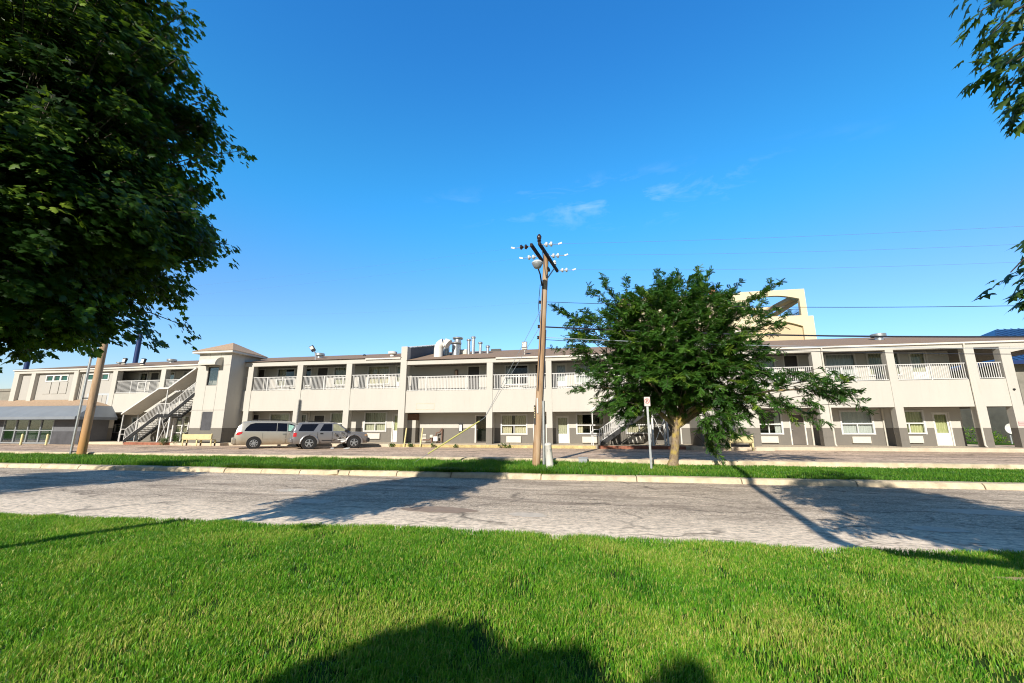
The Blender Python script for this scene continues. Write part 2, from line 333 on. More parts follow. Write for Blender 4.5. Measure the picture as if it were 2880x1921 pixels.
# ------------------------------------------------------------------ mesh building helpers
class MB:
    def __init__(s): s.v = []; s.f = []; s.m = []; s.cur = 0
    def add(s, vs, fs, m=None):
        o = len(s.v); s.v += [tuple(p) for p in vs]; s.f += [tuple(i+o for i in f) for f in fs]
        s.m += [s.cur if m is None else m]*len(fs); return s
    def box(s, x0, x1, y0, y1, z0, z1, m=None):
        if x0 > x1: x0, x1 = x1, x0
        if y0 > y1: y0, y1 = y1, y0
        if z0 > z1: z0, z1 = z1, z0
        return s.add([(x0, y0, z0), (x1, y0, z0), (x1, y1, z0), (x0, y1, z0), (x0, y0, z1), (x1, y0, z1), (x1, y1, z1), (x0, y1, z1)],
                     [(3, 2, 1, 0), (4, 5, 6, 7), (0, 1, 5, 4), (1, 2, 6, 5), (2, 3, 7, 6), (3, 0, 4, 7)], m)
    def beam(s, a, b, wd, h, up=(0, 0, 1), m=None):
        a, b = Vector(a), Vector(b); d = (b-a).normalized(); u = Vector(up); r = d.cross(u).normalized(); u = r.cross(d)
        P = []
        for p in (a, b):
            for sx, sz in ((-1, -1), (1, -1), (1, 1), (-1, 1)): P.append(p + r*(sx*wd/2) + u*(sz*h/2))
        return s.add(P, [(3, 2, 1, 0), (4, 5, 6, 7), (0, 1, 5, 4), (1, 2, 6, 5), (2, 3, 7, 6), (3, 0, 4, 7)], m)
    def prism(s, poly, axis, a, b, m=None):
        """poly in the two other axes (in xyz order), swept along axis from a to b"""
        n = len(poly); P = []
        for t in (a, b):
            for p, q in poly: P.append({'x': (t, p, q), 'y': (p, t, q), 'z': (p, q, t)}[axis])
        F = [tuple(range(n))[::-1], tuple(range(n, 2*n))] + [(i, (i+1) % n, n+(i+1) % n, n+i) for i in range(n)]
        return s.add(P, F, m)
    def tube(s, pts, r, n=8, cap=True, m=None):
        pts = [Vector(p) for p in pts]; rs = r if isinstance(r, (list, tuple)) else [r]*len(pts)
        P = []; ref = None
        for i, p in enumerate(pts):
            d = (pts[min(i+1, len(pts)-1)] - pts[max(i-1, 0)]).normalized()
            if ref is None: ref = Vector((0, 0, 1)) if abs(d.z) < .9 else Vector((1, 0, 0))
            x = d.cross(ref).normalized(); y = d.cross(x).normalized(); ref = ref if abs(d.dot(ref)) < .95 else Vector((1, 0, 0))
            for k in range(n):
                a = 2*math.pi*k/n; P.append(p + x*(math.cos(a)*rs[i]) + y*(math.sin(a)*rs[i]))
        F = []
        for i in range(len(pts)-1):
            for k in range(n): F.append((i*n+k, i*n+(k+1) % n, (i+1)*n+(k+1) % n, (i+1)*n+k))
        if cap: F += [tuple(range(n)), tuple(range((len(pts)-1)*n, len(pts)*n))[::-1]]
        return s.add(P, F, m)
    def lathe(s, c, prof, n=16, axis='z', m=None, cap=True):
        P = []; c = Vector(c)
        for r, h in prof:
            for k in range(n):
                a = 2*math.pi*k/n; u, v = r*math.cos(a), r*math.sin(a)
                P.append(c + Vector({'z': (u, v, h), 'x': (h, u, v), 'y': (u, h, v)}[axis]))
        F = []
        for i in range(len(prof)-1):
            for k in range(n): F.append((i*n+k, i*n+(k+1) % n, (i+1)*n+(k+1) % n, (i+1)*n+k))
        if cap: F += [tuple(range(n))[::-1], tuple(range((len(prof)-1)*n, len(prof)*n))]
        return s.add(P, F, m)
    def build(s, name, mats, parent=None, off=None, smooth=False, bevel=0.):
        me = bpy.data.meshes.new(name)
        o_ = Vector(off) if off is not None else (parent_origin(parent) if parent else Vector((0, 0, 0)))
        me.from_pydata([tuple(Vector(p)-o_) for p in s.v], [], s.f)
        mats = mats if isinstance(mats, (list, tuple)) else [mats]
        for mm in mats: me.materials.append(mm)
        if len(mats) > 1: me.polygons.foreach_set('material_index', s.m)
        bm = bmesh.new(); bm.from_mesh(me); bmesh.ops.recalc_face_normals(bm, faces=bm.faces); bm.to_mesh(me); bm.free()
        if smooth:
            me.polygons.foreach_set('use_smooth', [True]*len(me.polygons))
            me.set_sharp_from_angle(angle=R(40))
        o = bpy.data.objects.new(name, me); COL.objects.link(o)
        if parent: o.parent = parent
        if bevel:
            b = o.modifiers.new('bevel', 'BEVEL'); b.width = bevel; b.segments = 2; b.limit_method = 'ANGLE'
        return o

def parent_origin(p):
    """world origin of the top-level thing a part belongs to (things built in world coordinates are unrotated)"""
    while p.parent: p = p.parent
    return Vector(p.get('_o', p.location)) if p.rotation_euler.z == 0 else Vector((0, 0, 0))

def tag(o, label, cat, group=None):
    o['label'] = label; o['category'] = cat
    if group: o['group'] = group
    return o
def thing(name, label, cat, loc, rz=0., group=None):
    o = bpy.data.objects.new(name, None); COL.objects.link(o); o.location = loc; o.rotation_euler = (0, 0, rz)
    o.empty_display_size = .3
    return tag(o, label, cat, group)
def struct(o): o['kind'] = 'structure'; return o
def dup(root, dx, label, group=None):
    def cp(o, par):
        c = o.copy(); COL.objects.link(c); c.parent = par
        for ch in [x for x in bpy.data.objects if x.parent == o and x is not c]: cp(ch, c)
        return c
    kids = {o: [x for x in bpy.data.objects if x.parent == o] for o in bpy.data.objects}
    def cp(o, par):
        c = o.copy(); COL.objects.link(c); c.parent = par
        for ch in kids.get(o, []): cp(ch, c)
        return c
    r = cp(root, None); r.location = root.location + Vector(dx); r['label'] = label
    if group: r['group'] = group
    return r
def np_mesh(name, verts, loops, starts, totals, mats, parent=None, rnd=None, matidx=None, smooth=False):
    me = bpy.data.meshes.new(name)
    me.vertices.add(len(verts)); me.vertices.foreach_set('co', np.ascontiguousarray(verts, np.float32).ravel())
    me.loops.add(len(loops)); me.loops.foreach_set('vertex_index', np.ascontiguousarray(loops, np.int32))
    me.polygons.add(len(starts)); me.polygons.foreach_set('loop_start', np.ascontiguousarray(starts, np.int32))
    me.polygons.foreach_set('loop_total', np.ascontiguousarray(totals, np.int32))
    for mm in (mats if isinstance(mats, (list, tuple)) else [mats]): me.materials.append(mm)
    if matidx is not None: me.polygons.foreach_set('material_index', np.ascontiguousarray(matidx, np.int32))
    if smooth: me.polygons.foreach_set('use_smooth', np.ones(len(starts), bool))
    me.update(calc_edges=True)
    if rnd is not None:
        a = me.attributes.new('rnd', 'FLOAT', 'POINT'); a.data.foreach_set('value', np.ascontiguousarray(rnd, np.float32))
    o = bpy.data.objects.new(name, me); COL.objects.link(o)
    if parent: o.parent = parent
    return o

# ================================================================== SETTING
def sheet(name, pts, m, z=None):
    b = MB(); b.add([p if len(p) == 3 else (*p, z) for p in pts], [tuple(range(len(pts)))])
    return struct(b.build(name, m))
sheet('ground', [(-900, -900), (900, -900), (900, 900), (-900, 900)], M['turf_far'], -.06)
sheet('road', [(-160, 5.0), (160, 5.0), (160, 13.92), (-160, 13.92)], M['road'], 0)
# near lawn, its front edge a little closer on the left
def lawn_edge(x): return 6.42 - .5*np.clip((-x-4)/7., 0, 1.2) + .05*np.sin(x*1.7) + .03*np.sin(x*4.1)
def lawn_z(x, y): return .10 + .0*x + .012*np.sin(x*.9+y*.5) + .01*np.sin(y*1.7)
b = MB(); xs = np.arange(-40, 40.01, .5); ys = [-60, -30, -10, -4, 0, 2, 3, 4, 5]
rows = []
for x in xs:
    e = float(lawn_edge(x)); col = [(x, y, float(lawn_z(x, y))) for y in ys] + [(x, e-.25, float(lawn_z(x, e))), (x, e, .06), (x, e+.03, -.03)]
    rows.append(col)
n = len(rows[0])
b.add([p for c in rows for p in c], [(i*n+j, (i+1)*n+j, (i+1)*n+j+1, i*n+j+1) for i in range(len(rows)-1) for j in range(n-1)])
struct(b.build('lawn', M['turf'], smooth=True))
# verge between road and parking lot
b = MB()
b.prism([(14.25, -.03), (14.25, .15), (15.5, .20), (17.55, .21), (17.55, -.03)], 'x', -90, 90)
struct(b.build('verge', M['turf']))
# road kerb in cast segments
b = MB(); x = -60.
while x < 60:
    ln = random.uniform(2.9, 3.2) if x > -6 else random.uniform(1.5, 2.0)
    dz = random.uniform(-.008, .008); dy = random.uniform(-.012, .012)
    if not (-8.95 < x+ln/2 < -8.1):
        b.prism([(13.86+dy, -.02), (13.90+dy, .10+dz), (13.96+dy, .15+dz), (14.28, .155+dz), (14.28, -.02)], 'x', x+.012, x+ln-.012)
    x += ln
b.beam((-9.35, 13.9, .06), (-8.85, 14.0, .10), .34, .14)
struct(b.build('kerb', M['concrete'], bevel=.015))
b = MB(); b.prism([(17.55, .15), (17.57, .37), (17.62, .40), (17.9, .40), (17.9, .29), (17.9, .1), (17.55, .1)], 'x', -90, 90)
struct(b.build('lot_kerb', M['concrete']))
sheet('parking_lot', [(-90, 17.9), (90, 17.9), (90, 47), (-90, 47)], M['lot'], .30)
b = MB(); b.box(-41.4, 24.95, 28.5, 31.7, .2, .5); b.box(-32.1, -27.6, 27.75, 28.5, .2, .5); b.box(5.9, 10.4, 27.75, 28.5, .2, .5)
struct(b.build('walkway', M['walk']))
b = MB(); b.box(-14.2, .1, 28.44, 28.497, .29, .49); struct(b.build('yellow_kerb', M['yellowkerb']))
b = MB(); b.box(.3, 5.6, 28.42, 28.497, .29, .495); b.box(-37.4, -32.6, 28.42, 28.497, .29, .495); struct(b.build('red_kerb', M['redkerb']))
sheet('back_lawn', [(22.7, 40.5), (60, 40.5), (60, 90), (22.7, 90)], M['turf_far'], .34)
sheet('breezeway_floor', [(22.7, 31.7), (29, 31.7), (29, 40.4), (22.7, 40.4)], M['walk'], .36)
# patched spots of the road
def blob(name, cx, cy, rx, ry, m, z, n=26, j=.12):
    b = MB(); P = []
    for k in range(n):
        a = 2*math.pi*k/n; q = 1+random.uniform(-j, j); P.append((cx+rx*q*math.cos(a), cy+ry*q*math.sin(a), z))
    b.add(P, [tuple(range(n))]); return struct(b.build(name, m))
M['patch'] = mat('pale_patch', (.66, .57, .46), .9, var=.2, vscale=6)
M['tanpatch'] = mat('tan_patch', (.34, .25, .185), .9, var=.2, vscale=6)
blob('road_patch', -1.28, 8.3, .36, .22, M['patch'], .004)
blob('road_patch', -3.1, 8.5, .75, .3, M['tanpatch'], .004)
blob('road_patch', -6.2, 8.9, .5, .22, M['patch'], .004)
blob('road_patch', 7.6, 10.2, 1.1, .3, M['patch'], .004)
blob('road_patch', 5.4, 8.4, .4, .2, M['patch'], .004)
blob('road_patch', -7.8, 10.3, .5, .25, M['patch'], .004)

# ================================================================== MOTEL
Zr = lambda z: z+EYE                      # heights below are measured from eye level
YF, YW = 30.0, 31.6                       # colonnade front, room wall
def sec(x):
    if x < -14: return dict(spb=2.96, spt=4.60, fb=6.61, ft=6.95, rt=5.72)
    if x < 9.7: return dict(spb=2.74, spt=4.36, fb=6.38, ft=6.70, rt=5.48)
    return dict(spb=2.87, spt=4.50, fb=6.43, ft=6.76, rt=5.52)
motel = thing('motel_building', 'long two storey cream and grey motel with white balcony railings and brown roof', 'building', (-14, 30, .5))
P = lambda mb, name, m, parent=motel, **k: mb.build(name, m, parent, **k)

def wall_grid(b, x0, x1, z0, z1, y, holes, th=.14, m=0):
    xs = sorted({x0, x1, *[min(max(h[i], x0), x1) for h in holes for i in (0, 1)]})
    zs = sorted({z0, z1, *[min(max(h[i], z0), z1) for h in holes for i in (2, 3)]})
    for i in range(len(xs)-1):
        for j in range(len(zs)-1):
            cx, cz = (xs[i]+xs[i+1])/2, (zs[j]+zs[j+1])/2
            if xs[i+1]-xs[i] < 1e-5 or zs[j+1]-zs[j] < 1e-5: continue
            if any(h[0] < cx < h[1] and h[2] < cz < h[3] for h in holes): continue
            b.add([(xs[i], y, zs[j]), (xs[i+1], y, zs[j]), (xs[i+1], y, zs[j+1]), (xs[i], y, zs[j+1])], [(0, 1, 2, 3)], m)
    for h in holes:
        a, c, d, e = max(h[0], x0), min(h[1], x1), max(h[2], z0), min(h[3], z1)
        for q in ([(a, d), (a, e)], [(c, e), (c, d)], [(a, e), (c, e)], [(c, d), (a, d)]):
            (p1, p2) = q
            b.add([(p1[0], y, p1[1]), (p2[0], y, p2[1]), (p2[0], y+th, p2[1]), (p1[0], y+th, p1[1])], [(0, 1, 2, 3)], m)

holes = []
def window(x0, x1, z0, z1, mull=None, cur='curtain', vsplit=True, cz=None, y=YW, fr=.065, cx=None, label=None):
    """sliding window: frame > pane, curtain"""
    holes.append((x0, x1, z0, z1)); b = MB(); ya, yb = y-.045, y+.07
    b.box(x0-fr*.6, x0+fr, ya, yb, z0-fr*.6, z1+fr*.6); b.box(x1-fr, x1+fr*.6, ya, yb, z0-fr*.6, z1+fr*.6)
    b.box(x0+fr, x1-fr, ya+.003, yb, z1-fr, z1+fr*.5); b.box(x0+fr, x1-fr, ya-.03, yb, z0-fr*.5, z0+fr)
    if mull: b.box(x0+fr, x1-fr, ya+.006, yb-.01, mull-.04, mull+.04)
    if vsplit:
        xm = (x0+x1)/2; b.box(xm-.03, xm+.03, ya+.009, yb-.012, z0+fr, (mull-.04) if mull else z1-fr)
    f = P(b, 'window', M['rail'])
    if label: f['label'] = label
    g = MB(); g.box(x0+fr*.5, x1-fr*.5, y+.03, y+.04, z0+fr*.5, z1-fr*.5); P(g, 'pane', M['glass'], f)
    if cur:
        segs = cx or [(x0, x1)]
        for (a, bb) in segs:
            c = MB(); n = max(4, int((bb-a)/.05)); top = z1; bot = cz if cz else z0
            pts = [(a+(bb-a)*i/n, y+.16+.022*math.sin(i*1.9)+.012*math.sin(i*.7)) for i in range(n+1)]
            v = [(p[0], p[1], bot) for p in pts]+[(p[0], p[1], top) for p in pts]
            c.add(v, [(i, i+1, n+2+i, n+1+i) for i in range(n)]); P(c, 'curtain', M[cur], f)
    return f
def door(x0, x1, z0, z1, m='darkdoor', glass_from=None, cur='curtain', y=YW, frame='trim', panels=False, label=None):
    holes.append((x0, x1, z0, z1)); b = MB(); ys = y+.055
    w_ = .05
    fr = MB(); fr.box(x0-.03, x0+w_, y-.02, y+.1, z0, z1+.02); fr.box(x1-w_, x1+.03, y-.02, y+.1, z0, z1+.02); fr.box(x0+w_, x1-w_, y-.017, y+.1, z1-w_, z1+.02)
    if glass_from is None:
        b.box(x0+w_, x1-w_, ys, ys+.045, z0+.01, z1-w_)
        if panels:
            for (p, q) in ((.08, .42), (.48, .86)):
                for sx in (0, 1):
                    xa = x0+w_+.09+sx*((x1-x0)/2-.06); xb = xa+(x1-x0)/2-.2
                    b.box(xa, xb, ys-.012, ys, z0+(z1-z0)*p, z0+(z1-z0)*q)
    else:
        b.box(x0+w_, x1-w_, ys, ys+.045, z0+.01, glass_from)
        b.box(x0+w_, x0+w_+.08, ys, ys+.045, glass_from, z1-w_); b.box(x1-w_-.08, x1-w_, ys, ys+.045, glass_from, z1-w_)
        b.box(x0+w_+.08, x1-w_-.08, ys, ys+.045, z1-w_-.08, z1-w_)
    d = P(b, 'door', M[m])
    if label: d['label'] = label
    P(fr, 'door_frame', M[frame], d)
    if glass_from is not None:
        g = MB(); g.box(x0+w_+.05, x1-w_-.05, ys+.02, ys+.03, glass_from-.02, z1-w_-.04); P(g, 'pane', M['glass'], d)
        if cur:
            c = MB(); n = 18; pts = [(x0+w_+(x1-x0-2*w_)*i/n, ys+.09+.02*math.sin(i*1.7)) for i in range(n+1)]
            c.add([(p[0], p[1], glass_from-.05) for p in pts]+[(p[0], p[1], z1-w_) for p in pts], [(i, i+1, n+2+i, n+1+i) for i in range(n)])
            P(c, 'curtain', M[cur], d)
    h = MB(); hx = x0+w_+.09; h.lathe((hx, ys, z0+.98), [(.028, 0), (.03, -.05), (.018, -.065)], 8, 'y'); P(h, 'handle', M['greymetal'], d)
    return d
def ac(x0, x1, z0, z1, y=YW):
    b = MB(); b.box(x0, x1, y-.13, y+.1, z0, z1)
    o = P(b, 'air_conditioner', M['ac'], bevel=.012)
    g = MB()
    nsl = 7
    for i in range(nsl):
        z = z0+.05+(z1-z0-.1)*i/(nsl-1); g.box(x0+.05, x1-.05, y-.138, y-.1305, z-.008, z+.008)
    P(g, 'grille', M['rail'], o)

# ---- rooms on the ground floor (x0,x1 on the room wall, z from eye level)
G0 = .52
window(-43.5, -42.2, Zr(-.4), Zr(.95), Zr(.35), 'curtain2')
door(-41.2, -40.2, G0, Zr(1.0), 'bluedoor', Zr(-.35), 'blind', label='pale blue door with a glass upper half')
window(-36.3, -34.9, Zr(-.4), Zr(1.05), Zr(.25), 'curtain')
window(-33.75, -32.2, Zr(-.38), Zr(1.05), Zr(.28), 'blind', cx=[(-33.7, -33.2)]); ac(-33.9, -32.8, Zr(-1.0), Zr(-.6))
door(-28.75, -27.9, G0, Zr(1.15), 'darkdoor')
window(-26.85, -24.95, Zr(-.3), Zr(1.2), Zr(.4), 'curtain2')
ac(-26.4, -25.35, Zr(-.85), Zr(-.45))
window(-23.9, -23.35, Zr(-.2), Zr(1.15), None, None, False)
door(-22.7, -21.7, G0, Zr(1.07), 'darkdoor')
window(-21.15, -19.3, Zr(-.27), Zr(1.24), Zr(.38), 'curtain2'); ac(-20.8, -19.7, Zr(-.84), Zr(-.42))
window(-18.12, -16.2, Zr(-.24), Zr(1.26), Zr(.41), 'curtain2'); ac(-17.8, -16.66, Zr(-.83), Zr(-.40))
door(-15.68, -14.75, G0, Zr(1.12), 'white', Zr(-.18), 'curtain3')
door(-8.86, -7.85, G0, Zr(.98), 'greydoor', Zr(-1.0), None, frame='white', label='dark glazed door in a white frame')
window(-6.83, -4.86, Zr(-.44), Zr(1.0), Zr(.21), 'curtain', cx=[(-6.8, -6.05), (-5.8, -4.9)]); ac(-6.42, -5.31, Zr(-1.05), Zr(-.58))
door(-4.38, -3.4, G0, Zr(.97), 'greydoor', panels=True)
door(-2.68, -1.76, G0, Zr(.89), 'white', Zr(-.40), 'curtain2')
window(-1.2, .78, Zr(-.4), Zr(1.03), Zr(.22), 'curtain', cx=[(-1.15, -.75), (.45, .75)]); ac(-.82, .28, Zr(-1.03), Zr(-.6))
window(2.3, 4.1, Zr(-.36), Zr(1.0), Zr(.24), 'curtain'); ac(2.36, 3.45, Zr(-1.0), Zr(-.55))
door(5.1, 6.0, G0, Zr(.97), 'greydoor')
window(10.78, 12.46, Zr(-.38), Zr(1.08), Zr(.26), 'blind', cx=[(12.05, 12.42)]); ac(11.0, 12.09, Zr(-.96), Zr(-.53))
door(12.92, 13.84, G0, Zr(.94), 'greydoor', label='plain dark grey door')
window(15.97, 17.84, Zr(-.37), Zr(1.12), Zr(.29), 'blind'); ac(16.45, 17.5, Zr(-.95), Zr(-.53))
window(18.95, 20.7, Zr(-.34), Zr(1.1), Zr(.31), 'curtain3'); ac(19.3, 20.4, Zr(-.92), Zr(-.48))
door(21.2, 22.1, G0, Zr(.98), 'white', Zr(-.29), 'curtain3')
# ---- first floor rooms
def up(x): return sec(x)['spt']
def uwin(x0, x1, cur='curtain', ml=True, **k):
    z0 = up(x0)+.5; window(x0, x1, z0, z0+1.52, z0+.62 if ml else None, cur, **k)
def udoor(x0, x1, m='darkdoor', gl=False, cur='curtain2'):
    z0 = up(x0)-.02; door(x0, x1, z0, z0+2.05, m, z0+.72 if gl else None, cur)
def uac(x0): z0 = up(x0)+.03; ac(x0, x0+1.08, z0, z0+.4)
uwin(-43.2+2.1, -40.2, 'curtain2', cx=[(-41.0, -40.7)]); udoor(-39.9, -38.95); uwin(-38.6, -37.2, 'curtain'); uwin(-36.3, -34.9, 'blind'); udoor(-34.3, -33.4)
udoor(-28.75, -27.85); uwin(-26.6, -24.9, 'curtain2', cx=[(-26.55, -25.85)]); uac(-26.3)
uwin(-23.92, -23.3, None, False, vsplit=False); udoor(-22.78, -21.76); uwin(-21.2, -19.4, 'curtain2'); uac(-20.9)
uwin(-18.1, -16.18, 'curtain'); uac(-17.8); udoor(-15.66, -14.75, 'white', True)
udoor(-9.56, -8.57); uac(-13.2+5.2)
uwin(-6.55, -4.74, 'blind', cx=[(-6.5, -6.0)]); uac(-6.2); udoor(-4.22, -3.35)
udoor(-2.66, -1.8, 'white', True, 'blind'); uwin(-1.2, .72, 'blind'); uac(-.85)
uwin(2.3, 4.1, 'curtain'); uac(2.5); udoor(5.1, 6.0)
uwin(10.7, 12.5, 'blind'); uac(11.0); udoor(13.05, 13.95)
uwin(15.6, 17.4, 'blind'); uac(16.0)
uwin(18.1, 19.95, 'curtain2'); uac(18.6); udoor(20.55, 21.55, 'white', True)
# ---- walls
b = MB(); gz = [h for h in holes]
for (x0, x1) in ((-45.9, -14.15), (-14.15, 9.7), (9.7, 22.62)):
    top = sec((x0+x1)/2)['fb']+.35
    wall_grid(b, x0, x1, .3, top, YW, [h for h in gz if h[0] < x1 and h[1] > x0])
b.box(22.62, 22.76, YW, 40.4, .3, 6.75); b.box(-53.5, 22.62, 41.86, 42.0, .3, 6.7)       # end and back walls
b.box(-53.48, -53.34, 30.3, 41.86, .3, 6.75)
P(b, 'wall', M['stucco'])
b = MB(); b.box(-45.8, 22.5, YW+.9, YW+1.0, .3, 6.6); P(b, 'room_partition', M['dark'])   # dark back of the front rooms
# closed left wing (no balcony)
b = MB(); upper = [(-49.9, -47.4, Zr(4.29), Zr(4.78)), (-45.2, -42.75, Zr(4.29), Zr(4.80))]
wall_grid(b, -53.4, -46.0, .3, 6.8, 30.25, [upper[0]]); wall_grid(b, -46.0, -41.7, 2.96, 6.8, 30.25, [upper[1]])
b.box(-46.0, -41.7, 30.25, YW, 2.84, 2.955)
P(b, 'wing_wall', M['stucco_r'])
for k, (x0, x1, z0, z1) in enumerate(upper):
    b = MB(); fr = .07
    b.box(x0-fr, x0+.03, 30.19, 30.3, z0-fr, z1+fr); b.box(x1-.03, x1+fr, 30.19, 30.3, z0-fr, z1+fr)
    b.box(x0+.03, x1-.03, 30.193, 30.3, z1-.03, z1+fr); b.box(x0+.03, x1-.03, 30.193, 30.3, z0-fr, z0+.03)
    for i in (1, 2):
        xm = x0+(x1-x0)*i/3; b.box(xm-.09, xm+.09, 30.196, 30.3, z0+.03, z1-.03)
    f = P(b, 'clerestory_window', M['white'])
    g = MB(); g.box(x0, x1, 30.3, 30.31, z0, z1); P(g, 'pane', M['greenglass'], f)
b = MB()
for i in range(3): x = -50.05+i*.97; b.box(x, x+.83, 30.20, 30.26, Zr(3.1), Zr(4.17))
P(b, 'blocked_window', M['stucco_r'])
b = MB(); b.box(-44.75, -42.2, 30.2, 30.26, Zr(1.40), Zr(3.05)); P(b, 'painted_over_window', M['bluepanel'])
b = MB()
for i in range(4): b.box(-44.5+i*.52, -44.03+i*.52, 30.17, 30.205, Zr(1.78), Zr(2.9))
P(b, 'boarded_panel', M['stucco_r'])
b = MB(); b.box(-48.3, -47.2, 30.2, 30.24, Zr(2.33), Zr(2.37)); b.prism([(-48.35, Zr(2.35)), (-48.1, Zr(2.43)), (-48.1, Zr(2.27))], 'y', 30.2, 30.24); P(b, 'arrow_mark', M['greymetal'])

# ---- columns (each two-tone)
cols = [(-53.5, -52.9), (-51.4, -50.9), (-46.38, -45.9), (-41.95, -41.45), (-36.76, -36.28), (-28.0, -27.52), (-23.42, -22.92), (-19.05, -18.57),
        (-7.6, -7.15), (-3.22, -2.81), (1.15, 1.62), (9.78, 10.5), (14.07, 14.61), (18.24, 18.68), (22.46, 22.95), (24.26, 24.79)]
for x0, x1 in cols:
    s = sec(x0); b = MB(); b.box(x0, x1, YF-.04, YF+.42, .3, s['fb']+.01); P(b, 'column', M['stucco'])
for x0, x1 in ((22.46, 22.95), (24.26, 24.79)):
    b = MB(); b.box(x0, x1, 40.6, 41.1, .3, 6.43); P(b, 'column', M['stucco'])
# fire wall: front pillar and the sloping parapet behind it
b = MB(); b.box(-14.42, -13.92, YF-.12, YF+.5, .3, Zr(6.22)); P(b, 'column', M['stucco'])
b = MB(); b.prism([(YF+.5, 6.6), (YF+.5, Zr(6.2)), (36.6, Zr(7.58)), (42, Zr(6.4)), (42, 6.0)], 'x', -14.36, -13.98)
pw = P(b, 'fire_wall', M['darkgrey'])
b = MB()
for i in range(26):
    t = i/25; y = YF+.5+t*6.1; z = Zr(6.2)+t*1.38; b.box(-14.44, -13.9, y-.1, y+.1, z+.0, z+.07+.02*(i % 2))
P(b, 'coping', M['greymetal'], pw)

# ---- balcony fronts, soffits, fascia, railings bay by bay
edges = [-41.45, -36.76, -36.28, -31.4, -28.35, -28.0, -27.52, -23.42, -22.92, -19.05, -18.57, -14.42, -13.92, -7.6, -7.15, -3.22, -2.81, 1.15, 1.62, 6.6, 9.65, 9.78, 10.5, 14.07, 14.61, 18.24, 18.68, 22.46, 22.95, 24.26]
bays = [(edges[i], edges[i+1]) for i in range(0, len(edges), 2)]
for x0, x1 in bays:
    if x1-x0 < .3: continue
    s = sec((x0+x1)/2); b = MB(); b.box(x0, x1, YF, YF+.16, s['spb'], s['spt']); P(b, 'balcony_wall', M['spandrel'])
    rl = MB(); yr = YF+.08; t = s['rt']; bt = s['spt']+.045
    rl.box(x0, x1, yr-.025, yr+.025, t-.045, t); rl.box(x0, x1, yr-.02, yr+.02, bt, bt+.04)
    nb = max(3, round((x1-x0)/.118))
    for i in range(1, nb):
        x = x0+(x1-x0)*i/nb; rl.box(x-.016, x+.016, yr-.012, yr+.012, bt+.04, t-.045)
    for i in range(1, max(1, round((x1-x0)/1.6))):
        x = x0+(x1-x0)*i/round((x1-x0)/1.6); rl.box(x-.026, x+.026, yr-.027, yr+.027, s['spt'], t-.045)
    P(rl, 'railing', M['rail'])
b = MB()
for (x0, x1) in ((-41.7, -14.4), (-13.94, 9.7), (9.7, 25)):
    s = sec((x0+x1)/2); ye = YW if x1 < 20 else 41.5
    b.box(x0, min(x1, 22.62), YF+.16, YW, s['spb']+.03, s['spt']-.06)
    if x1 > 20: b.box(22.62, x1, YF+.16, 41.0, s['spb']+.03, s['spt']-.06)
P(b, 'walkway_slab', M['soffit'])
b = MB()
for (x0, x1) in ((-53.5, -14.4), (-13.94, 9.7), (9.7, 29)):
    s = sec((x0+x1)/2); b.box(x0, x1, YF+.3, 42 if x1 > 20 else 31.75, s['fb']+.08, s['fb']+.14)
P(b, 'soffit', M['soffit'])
def fascia(x0, x1, drop=0.):
    s = sec((x0+x1)/2); b = MB(); b.box(x0, x1, YF-.05, YF+.3, s['fb']-drop, s['ft']); return P(b, 'fascia', M['spandrel'])
fascia(-53.55, -31.2); fascia(-28.6, -14.43); fascia(-13.91, 6.7); fascia(9.55, 29)
def gutter(x0, x1, sag=0.):
    s = sec((x0+x1)/2); n = 14; b = MB()
    pr = [(-.17, 0.02), (-.16, .13), (-.05, .13), (-.05, 0.0)]
    for i in range(n):
        xa, xb = x0+(x1-x0)*i/n, x0+(x1-x0)*(i+1)/n
        za, zb = [s['ft']-.10-sag*math.sin(math.pi*((x-x0)/(x1-x0)))**2 for x in (xa, xb)]
        b.add([(xa, YF+p, za+q) for p, q in pr]+[(xb, YF+p, zb+q) for p, q in pr], [(0, 1, 2, 3)[::-1], (4, 5, 6, 7)]+[(k, (k+1) % 4, 4+(k+1) % 4, 4+k) for k in range(4)])
    P(b, 'gutter', M['trim'])
gutter(-53.6, -31.5, .07); gutter(-17.4, -14.45); gutter(-6.9, 6.5); gutter(9.9, 29)
def pipe(x, z0, z1, y=YF-.1, m='trim', r=.05):
    b = MB(); b.tube([(x, y, z0), (x, y, z1)], r, 8); P(b, 'downpipe', M[m], smooth=True)
def drop(x, sect):
    b = MB(); z = sect['ft']-.1
    b.tube([(x, YF-.12, z+.02), (x, YF-.12, z-.12), (x, YF-.08, z-.32), (x, YF-.08, .62), (x, YF-.2, .5)], .048, 8); P(b, 'downpipe', M['ac'], smooth=True)
drop(-45.8, dict(ft=6.95)); drop(22.44, sec(20)); drop(14.66, sec(20)); drop(9.74, sec(20))
for x in (14.2, 18.42): pipe(x, .5, sec(x)['spb'], YW-.06, 'ac', .055)
for x in (-7.38, -23.1): pipe(x, .5, sec(x)['spb'], YW-.06, 'trim', .04)
